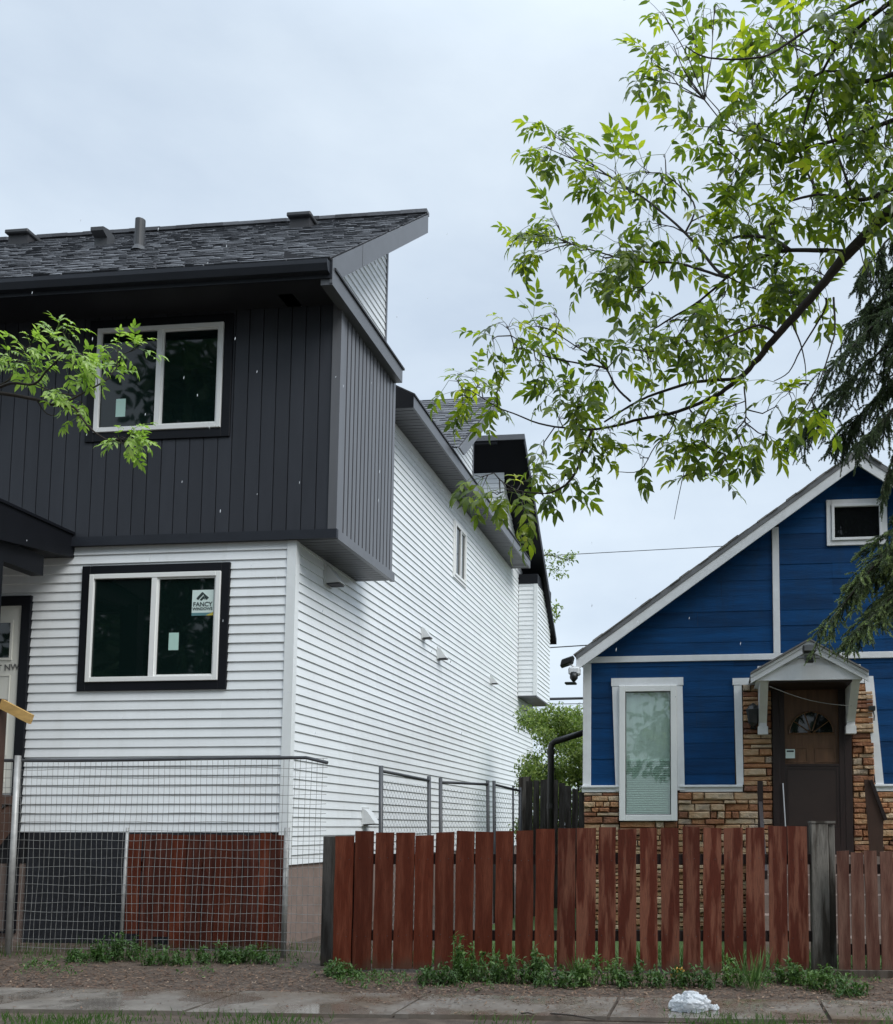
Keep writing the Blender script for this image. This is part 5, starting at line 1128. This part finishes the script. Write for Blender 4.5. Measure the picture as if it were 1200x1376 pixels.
def bough(axis, side_len, droop, n_side, seed, tip_light, hang=0.0, dens=1.0):
    rnd = random.Random(seed); wood = MB(); nd = []; tips = []
    P = [Vector(p) for p in axis]; Q = []
    for k in range(len(P) - 1):
        for j in range(6): Q.append(P[k].lerp(P[k + 1], j / 6))
    Q.append(P[-1]); wood.tube(Q, [0.022 * (1 - 0.85 * k / len(Q)) for k in range(len(Q))], 6)
    def needles(pts, light):
        for k in range(len(pts) - 1):
            a, b = pts[k], pts[k + 1]; L = (b - a).length
            if L < 1e-4: continue
            d = (b - a) / L; m = max(1, round(L / 0.08 * dens))
            for q in range(m):
                p = a.lerp(b, q / m); y = d.cross(rvec(rnd)).normalized(); z = d.cross(y); sc_ = min(1.2, max(0.7, L / m / 0.1 * 1.25))
                M = np.array(((d.x, y.x, z.x), (d.y, y.y, z.y), (d.z, y.z, z.z))) * sc_
                tgt = tips if light and k >= len(pts) - (3 if len(pts) > 3 else 2) and rnd.random() < 0.8 else nd
                tgt.append(SHOOTS[rnd.randrange(6)] @ M.T + np.array(p))
    n = len(Q)
    for i in range(n_side):
        t = rnd.uniform(0.05, 1.0); k = min(int(t * (n - 1)), n - 2); p = Q[k].lerp(Q[k + 1], t * (n - 1) - k); d = (Q[k + 1] - Q[k]).normalized()
        sd = Vector((-d.y, d.x, 0)); sd = sd.normalized() if sd.length > 0.01 else Vector((1, 0, 0)); sd *= rnd.choice((-1, 1))
        L = side_len * rnd.uniform(0.5, 1.1) * (1.1 - 0.6 * t)
        dv = (d * 0.75 + sd * rnd.uniform(0.1, 0.8) + Vector((0, 0, rnd.uniform(-0.5, 0.42)))).normalized()
        if rnd.random() < hang: dv = (d * 0.25 + sd * 0.2 + Vector((0, 0, -1.2))).normalized(); L *= 1.2
        pts = [p]; cur = dv.copy()
        for q in range(5):
            cur = (cur + Vector((0, 0, -droop * 0.16))).normalized(); pts.append(pts[-1] + cur * L / 5)
        wood.tube(pts, [0.006, 0.005, 0.004, 0.003, 0.002, 0.0015], 4, False); needles(pts, tip_light)
        for q in range(8):
            kk = rnd.randrange(1, 6); b = pts[kk]; dv2 = (cur * 0.7 + rvec(rnd) * 0.75 + Vector((0, 0, -0.2))).normalized(); l2 = L * rnd.uniform(0.18, 0.38)
            needles([b, b + dv2 * l2 * .5, b + (dv2 + Vector((0, 0, -droop * .2))).normalized() * l2], tip_light)
    needles(Q, tip_light)
    bo = wood.build('bough', 'bark', SP, fix=False)
    tri_mesh('needles', nd, 'needle', bo)
    if tips: tri_mesh('young_needles', tips, 'needle_tip', bo)
def ax(pts, Y0, Y1): return [at(x, y, 'Y', Y0 + (Y1 - Y0) * k / (len(pts) - 1)) for k, (x, y) in enumerate(pts)]
for k, (pts_, y1_, sl_, dr_, n_, li_, hg_) in enumerate((
        ([(1330, 640), (1230, 700), (1170, 765), (1110, 842)], 9.3, 0.62, 0.7, 80, True, 0.0), ([(1330, 640), (1260, 690), (1210, 740), (1150, 785)], 9.6, 0.5, 0.7, 80, True, 0.0),
        ([(1330, 690), (1260, 750), (1200, 800), (1150, 850)], 9.1, 0.6, 0.8, 70, True, 0.0), ([(1330, 660), (1270, 710), (1215, 765), (1185, 805)], 9.9, 0.6, 0.8, 60, True, 0.1),
        ([(1330, 350), (1230, 425), (1150, 505), (1078, 580)], 9.5, 0.75, 0.8, 90, False, 0.2), ([(1330, 330), (1250, 380), (1180, 430), (1110, 500)], 9.2, 0.75, 0.8, 90, False, 0.2),
        ([(1330, 310), (1250, 360), (1195, 400), (1140, 440)], 9.8, 0.65, 0.8, 80, False, 0.2), ([(1330, 400), (1250, 465), (1190, 520), (1125, 590)], 9.9, 0.75, 0.9, 90, False, 0.3), ([(1330, 440), (1260, 500), (1200, 550), (1150, 600)], 9.4, 0.6, 1.0, 70, False, 0.4),
        ([(1330, 220), (1240, 280), (1190, 325), (1150, 380)], 9.6, 0.55, 0.9, 70, False, 0.4), ([(1330, 250), (1260, 310), (1200, 360), (1165, 410)], 9.9, 0.55, 0.9, 70, False, 0.5),
        ([(1350, 490), (1260, 550), (1205, 600), (1185, 660)], 9.4, 0.36, 1.4, 44, False, 0.6), ([(1360, 540), (1280, 600), (1225, 640), (1203, 690)], 9.6, 0.36, 1.4, 40, False, 0.6), ([(1350, 450), (1290, 520), (1235, 580), (1195, 640)], 9.8, 0.45, 1.2, 60, False, 0.5))):
    bough(ax(pts_, 9.75, y1_), sl_ * (1.0 if li_ else 0.88), dr_, int(n_ * (1.0 if li_ else 0.8)), 31 + k, li_, hg_, 0.85)
for k in range(9):
    a_ = R(-70 + k * 24); z0 = 3.0 + k * 0.55
    bough([(2.75, 9.75, z0 + 0.3), (2.75 + 0.7 * math.cos(a_), 9.75 + 0.7 * math.sin(a_), z0), (2.75 + 1.5 * math.cos(a_), 9.75 + 1.5 * math.sin(a_), z0 - 0.6)], 0.4, 0.9, 22, 50 + k, False, 0.2, 0.5)

# bush and saplings in the gap behind
def leafy(name, base, label, cat, blobs, n, size, m, seed, trunk=None, group=None, tone=None):
    r_ = root(name, base, label, cat, group); rnd = random.Random(seed); mb = MB()
    tot = sum(b[3] ** 2 for b in blobs)
    for (x, y, z, rad, fl) in blobs:
        for k in range(int(n * rad * rad / tot)):
            v = rvec(rnd) * rad * (rnd.random() ** 0.5); v.z *= fl; p = Vector((x, y, z)) + v
            d = (rvec(rnd) + Vector((0, 0, -0.35))).normalized()
            leaf_quad(mb, p, d, (rvec(rnd) * 0.7 + Vector((0, -0.3, 0.8))).normalized(), size * rnd.uniform(0.7, 1.3), size * rnd.uniform(0.3, 0.5))
    tag(mb.build('foliage', m, r_, fix=False), kind='stuff')
    if trunk:
        t = MB()
        for pts, r0 in trunk: t.tube(pts, [r0 * (1 - 0.7 * k / (len(pts) - 1)) for k in range(len(pts))], 8)
        t.build('trunk', 'bark', r_, smooth=True)
    return r_
brn = random.Random(77)
bl = []
for k in range(80):
    xp, yp = brn.uniform(704, 796), brn.uniform(958, 1120); p = at(xp, yp, 'Y', brn.uniform(17.6, 19)); bl.append((p.x, p.y, p.z, brn.uniform(0.18, 0.36), 0.9))
for (xp, yp) in ((722, 960), (740, 952), (752, 965), (768, 975), (730, 972), (760, 958)):
    p = at(xp, yp, 'Y', 18.0); bl.append((p.x, p.y, p.z, 0.14, 0.9))
leafy('bush', (-3, 18.3, 0), 'bright green bush filling the gap between the two houses', 'bush', bl, 20000, 0.075, 'bush_leaf', 5, [([(-3, 18.3, 0), (-2.95, 18.3, 1.0), (-3.1, 18.2, 2.4)], 0.05), ([(-2.8, 18.4, 0), (-2.7, 18.4, 1.4), (-2.6, 18.4, 2.8)], 0.04)])
tp_ = [at(735, 745, 'Y', 26), at(750, 752, 'Y', 26), at(762, 752, 'Y', 26), at(742, 765, 'Y', 26), at(752, 770, 'Y', 26), at(738, 822, 'Y', 26), at(746, 815, 'Y', 26), at(742, 828, 'Y', 26), at(722, 760, 'Y', 26), at(715, 790, 'Y', 26), at(770, 748, 'Y', 26)]
leafy('tree', (-6.5, 26, 0), 'light tree peeping out behind the far corner of the white house', 'tree', [(p.x, p.y, p.z, 0.26, 0.7) for p in tp_] + [(-6.4 + brn.uniform(-1.2, .3), 26 + brn.uniform(-.8, .8), 6.5 + brn.uniform(-.5, 3.5), 0.8, 0.8) for k in range(9)], 3600, 0.12, 'bush_leaf', 6,
      [([(-6.5, 26, 0), (-6.4, 26, 4), (-6.2, 26, 9)], 0.12), ([(-6.4, 26, 6.4), tuple(tp_[5]), tuple(tp_[6])], 0.02), ([(-6.3, 26, 8.4), tuple(tp_[0]), tuple(tp_[2]), tuple(tp_[10])], 0.02)])
bl = [(brn.uniform(-9, 3), brn.uniform(34, 37), brn.uniform(0.4, 3.6), 1.0, 0.8) for k in range(60)]
leafy('hedge', (-3, 35, 0), 'far dark hedge low behind the bush between the houses', 'hedge', bl, 5000, 0.24, 'bush_leaf', 8)
# trees across the street, behind the photographer: they darken the window reflections
for k, (x, y, h) in enumerate(((-23, -10, 18), (-17, -9, 17), (-11.5, -10.5, 20), (-6, -9.5, 19), (-0.5, -11, 19), (5, -10, 17), (11, -10.5, 17))):
    rr_ = random.Random(100 + k); bl = []
    for j in range(26):
        a_ = rr_.uniform(0, 6.28); q = rr_.uniform(0, 3.0); bl.append((x + q * math.cos(a_), y + q * math.sin(a_), rr_.uniform(h * 0.15, h * 0.95), rr_.uniform(1.2, 2.1), 0.9))
    leafy('street_tree', (x, y, 0), 'dark leafy tree across the street, mirrored in the house windows', 'tree', bl, 5200, 0.55, 'street_leaf', 200 + k, [([(x, y, 0), (x, y, h * 0.4), (x + 0.2, y, h * 0.85)], 0.3)], 'street trees mirrored in the windows')

# weeds along the fence
def weed(xp, yp, hpx, wpx, seed, label, spiky=False, Z=0.0, m='weed_leaf'):
    b = at(xp, yp, 'Z', Z); rnd = random.Random(seed); mb = MB(); st = MB(); sc_ = b.y / FPX; H_ = hpx * sc_; W_ = wpx * sc_ / 2
    r_ = root('weed', tuple(b), label, 'weed', 'weeds along the fences')
    if spiky:
        for k in range(46):
            a_ = rnd.uniform(0, 6.28); l_ = H_ * rnd.uniform(0.6, 1.1); d = Vector((math.cos(a_) * rnd.uniform(0.1, 0.6), math.sin(a_) * 0.4, 1)).normalized(); p = b + Vector((rnd.uniform(-.3, .3) * W_, rnd.uniform(-.05, .05), 0))
            leaf_quad(mb, p, d, rvec(rnd), l_, 0.010)
    else:
        for k in range(int(16 + W_ * 130)):
            p0 = b + Vector((rnd.uniform(-1, 1) * W_, rnd.uniform(-.12, .09), 0)); h_ = H_ * rnd.uniform(0.35, 1.0) * (1 - 0.35 * abs(p0.x - b.x) / max(W_, .01)); tp2 = p0 + Vector((rnd.uniform(-.05, .05), rnd.uniform(-.04, .04), h_))
            st.tube([p0, p0.lerp(tp2, 0.5) + rvec(rnd) * 0.008, tp2], [0.003, 0.0025, 0.0015], 4, False)
            for q in range(int(5 + h_ * 60)):
                t = rnd.uniform(0.15, 1.0); d = (rvec(rnd) + Vector((0, -0.1, 0.25))).normalized(); leaf_quad(mb, p0.lerp(tp2, t), d, (rvec(rnd) * 0.5 + Vector((0, 0, 1))).normalized(), rnd.uniform(0.028, 0.06), rnd.uniform(0.011, 0.022))
        st.build('stems', m, r_, fix=False)
    mb.build('leaves', m, r_, fix=False)
wl_ = [(590, 1322, 34, 60, 'low weed clump under the red fence, leftmost of the row'), (640, 1318, 58, 62, 'tallest leafy weed under the left half of the red fence'), (692, 1320, 42, 56, 'leafy weed right of the tallest clump under the red fence'), (748, 1326, 30, 60, 'thin low weeds under the middle of the red fence'),
       (806, 1324, 44, 62, 'leafy weeds under the red fence below the tall window'), (862, 1326, 36, 60, 'leafy weeds left of the orange blossoms'), (925, 1326, 34, 70, 'leafy weeds behind the white plastic bag'), (1062, 1322, 34, 60, 'leafy weeds left of the grey gate post'), (1108, 1330, 36, 56, 'bright weeds at the foot of the grey gate post'), (1140, 1338, 22, 44, 'small weed at the foot of the low gate')]
for k, (x, y, h, w, lab) in enumerate(wl_): weed(x, y, h, w, 300 + k, lab)
for k, (x, y, h, w, lab) in enumerate(((618, 1316, 70, 16, 'single tall weed stalk against the left part of the red fence'), (722, 1320, 50, 18, 'slender weed stalk under the middle of the red fence'), (985, 1324, 46, 20, 'slender weed stalk left of the spiky grass tuft'))):
    weed(x, y, h, w, 360 + k, lab)
weed(780, 1322, 40, 40, 321, 'thin grass tuft under the red fence left of the tall window', True)
weed(1012, 1332, 62, 60, 320, 'spiky grass tuft right of the white plastic bag', True)
for k, (x, y, h, w, lab) in enumerate(((165, 1290, 42, 70, 'green weed behind the mesh beside the metal stake'), (120, 1292, 24, 70, 'low green weed behind the mesh left of the stake'), (225, 1296, 26, 60, 'low weed at the foot of the red boards behind the mesh'), (290, 1294, 28, 70, 'weed under the middle red boards behind the mesh'), (345, 1294, 30, 60, 'weed under the right end of the red boards'), (450, 1312, 26, 40, 'small weed at the grey post left of the red fence'))):
    weed(x, y, h, w, 340 + k, lab, m='weed_leaf')
FLW = root('blossoms', tuple(at(905, 1322, 'Z', 0)), 'small orange blossoms among the weeds behind the white bag', 'flower')
fb_ = at(905, 1322, 'Z', 0.0)
for k in range(7):
    mb = MB(); c = fb_ + Vector((arn.uniform(-.07, .07), -0.06 + arn.uniform(-.03, .03), arn.uniform(0.06, 0.12)))
    for q in range(5):
        a_ = q * 1.256; leaf_quad(mb, c, Vector((math.cos(a_), -0.3, math.sin(a_))).normalized(), Vector((0, -1, 0)), 0.028, 0.02)
    mb.build('bloom', 'petal', FLW, fix=False)
# grass blades at the kerb side and litter
gb = MB()
for k in range(5200):
    xp = arn.uniform(-40, 1240); yp = 1360 + arn.random() ** 1.4 * 40 + 4 * math.sin(xp * 0.02); p = at(xp, yp + 6, 'Z', 0.008)
    if math.sin(xp * 0.021) + math.sin(xp * 0.0057 + 1) + arn.uniform(-1, 1) < 0.55: continue
    d = Vector((arn.uniform(-.6, .6), arn.uniform(-.4, .4), 1)).normalized(); w = 0.0035; s_ = Vector((w, 0, 0)); L_ = arn.uniform(0.025, 0.075)
    gb.add([p - s_, p + s_, p + d * L_ * 0.6 + s_ * 0.6, p + d * L_ + Vector((d.x * .02, 0, 0)), p + d * L_ * 0.6 - s_ * 0.6], [(0, 1, 2, 4), (4, 2, 3)])
tag(gb.build('grass', 'weed_leaf', fix=False), 'short grass at the near edge of the pavement', 'grass', kind='stuff')
gb = MB()
for k in range(5000):
    x, y = arn.uniform(-7.2, 2.6), arn.uniform(8.75, 9.9)
    if x < -2.9 and arn.random() < 0.72: continue
    p = Vector((x, y, 0.0)); d = Vector((arn.uniform(-.5, .5), arn.uniform(-.4, .4), 1)).normalized(); s_ = Vector((0.004, 0, 0)); L_ = arn.uniform(0.04, 0.14)
    gb.add([p - s_, p + s_, p + d * L_], [(0, 1, 2)])
tag(gb.build('grass', 'weed_leaf', fix=False), 'thin grass growing behind the fences', 'grass', kind='stuff')
gc = MB()
for k in range(1500):
    xp = arn.uniform(455, 1190) if arn.random() < 0.72 else arn.uniform(20, 400); dens_ = math.sin(xp * 0.031) + math.sin(xp * 0.011 + 2) + arn.uniform(-1.2, 1.2)
    if dens_ < 0.1: continue
    p = at(xp, arn.gauss(1316 if xp > 450 else 1296, 7), 'Z', 0.0)
    for q in range(arn.randrange(3, 8)):
        d = (rvec(arn) + Vector((0, 0, 0.5))).normalized(); leaf_quad(gc, p + Vector((arn.uniform(-.03, .03), arn.uniform(-.03, .03), arn.uniform(0.005, 0.03))), d, (rvec(arn) * 0.6 + Vector((0, 0, 1))).normalized(), arn.uniform(0.015, 0.05), arn.uniform(0.006, 0.018))
tag(gc.build('ground_cover', 'weed_leaf', fix=False), 'low creeping green ground cover along the foot of the fences', 'ground cover', kind='stuff')
lt = MB()
for k in range(15000):
    x = arn.uniform(-7.2, 2.2); y = arn.gauss(7.6, 0.55)
    if y < 6.25 or y > 9.4: continue
    if y < 7.05 and arn.random() < (0.8 if x < -2.6 else 0.15): continue
    p = Vector((x, y, (0.034 if y < 7.1 else 0.006) + arn.uniform(0, .006))); a_ = arn.uniform(0, 6.28); u_ = Vector((math.cos(a_), math.sin(a_), arn.uniform(-.3, .3))); v_ = Vector((-math.sin(a_), math.cos(a_), arn.uniform(-.3, .3))); L_, W_ = arn.uniform(0.005, 0.022) * (1.7 if arn.random() < 0.08 else 1), arn.uniform(0.003, 0.009)
    lt.add([p - u_ * L_, p - v_ * W_, p + u_ * L_ + Vector((0, 0, arn.uniform(0, .006))), p + v_ * W_], [(0, 1, 2, 3)])
tag(lt.build('leaf_litter', 'litter', fix=False), 'brown leaf litter and bark chips below the fences', 'leaf litter', kind='stuff')
for k, (x0, y0, x1, y1) in enumerate(((700, 1362, 718, 1363), (740, 1362, 800, 1370))):
    a, b = at(x0, y0, 'Z', 0.04), at(x1, y1, 'Z', 0.04); mb = MB(); mb.tube([a, a.lerp(b, .5) + Vector((0, .01, .006)), b], [0.006, 0.005, 0.003], 6)
    tag(mb.build('fallen_twig', 'bark', None, a), ('short', 'longer')[k] + ' dark twig lying on the gravelly pavement', 'twig')

# crumpled plastic bag
def crumple(name, c, sx, sy, sz, seed, m, label, cat):
    bm = bmesh.new(); bmesh.ops.create_icosphere(bm, subdivisions=5, radius=1.0); rnd = random.Random(seed)
    seeds = [(rvec(rnd), rnd.uniform(0.55, 1.35)) for k in range(30)]
    for v in bm.verts:                                   # facets between random peaks, like stiff film creased into planes
        n = v.co.normalized(); ds = sorted(((n - a).length, h) for a, h in seeds)
        w0, w1, w2 = [1 / (d + 0.02) for d, h in ds[:3]]; f = (w0 * ds[0][1] + w1 * ds[1][1] + w2 * ds[2][1]) / (w0 + w1 + w2)
        f -= 0.16 * max(0, 1 - (ds[1][0] - ds[0][0]) / 0.10)          # crease lines where two planes meet
        v.co = Vector((n.x * sx, n.y * sy, (n.z + 0.22) * sz)) * f; v.co.z = max(v.co.z, 0.0 + 0.004 * rnd.random())
    me = bpy.data.meshes.new(name); bm.to_mesh(me); bm.free(); me.materials.append(MATS[m]); o = bpy.data.objects.new(name, me); C.objects.link(o); o.location = c; return tag(o, label, cat)
bc = at(930, 1358, 'Z', 0.03)
bag = crumple('plastic_bag', bc, 0.135, 0.095, 0.095, 4, 'bag', 'crumpled white plastic bag lying on the pavement edge', 'bag')
bc2 = at(958, 1357, 'Z', 0.03); crumple('paper_scrap', bc2, 0.035, 0.03, 0.03, 8, 'bag', 'small pale paper scrap beside the white bag', 'litter')

# falling rain drops
rd = MB()
for k in range(70):
    p = at(arn.uniform(-20, 1000), arn.uniform(280, 1000), 'Y', arn.uniform(2.2, 7.5)); r_ = 0.0011 + 0.0007 * arn.random(); L_ = arn.uniform(0.006, 0.016) * (p.y / 4); r_ *= p.y / 3.2
    rd.tube([p, p + Vector((0.001, 0, L_ * .5)), p + Vector((0.002, 0, L_))], [r_ * .5, r_, r_ * .3], 5)
tag(rd.build('raindrops', 'rain', fix=False), 'scattered falling raindrops before the dark wall', 'rain', kind='stuff')
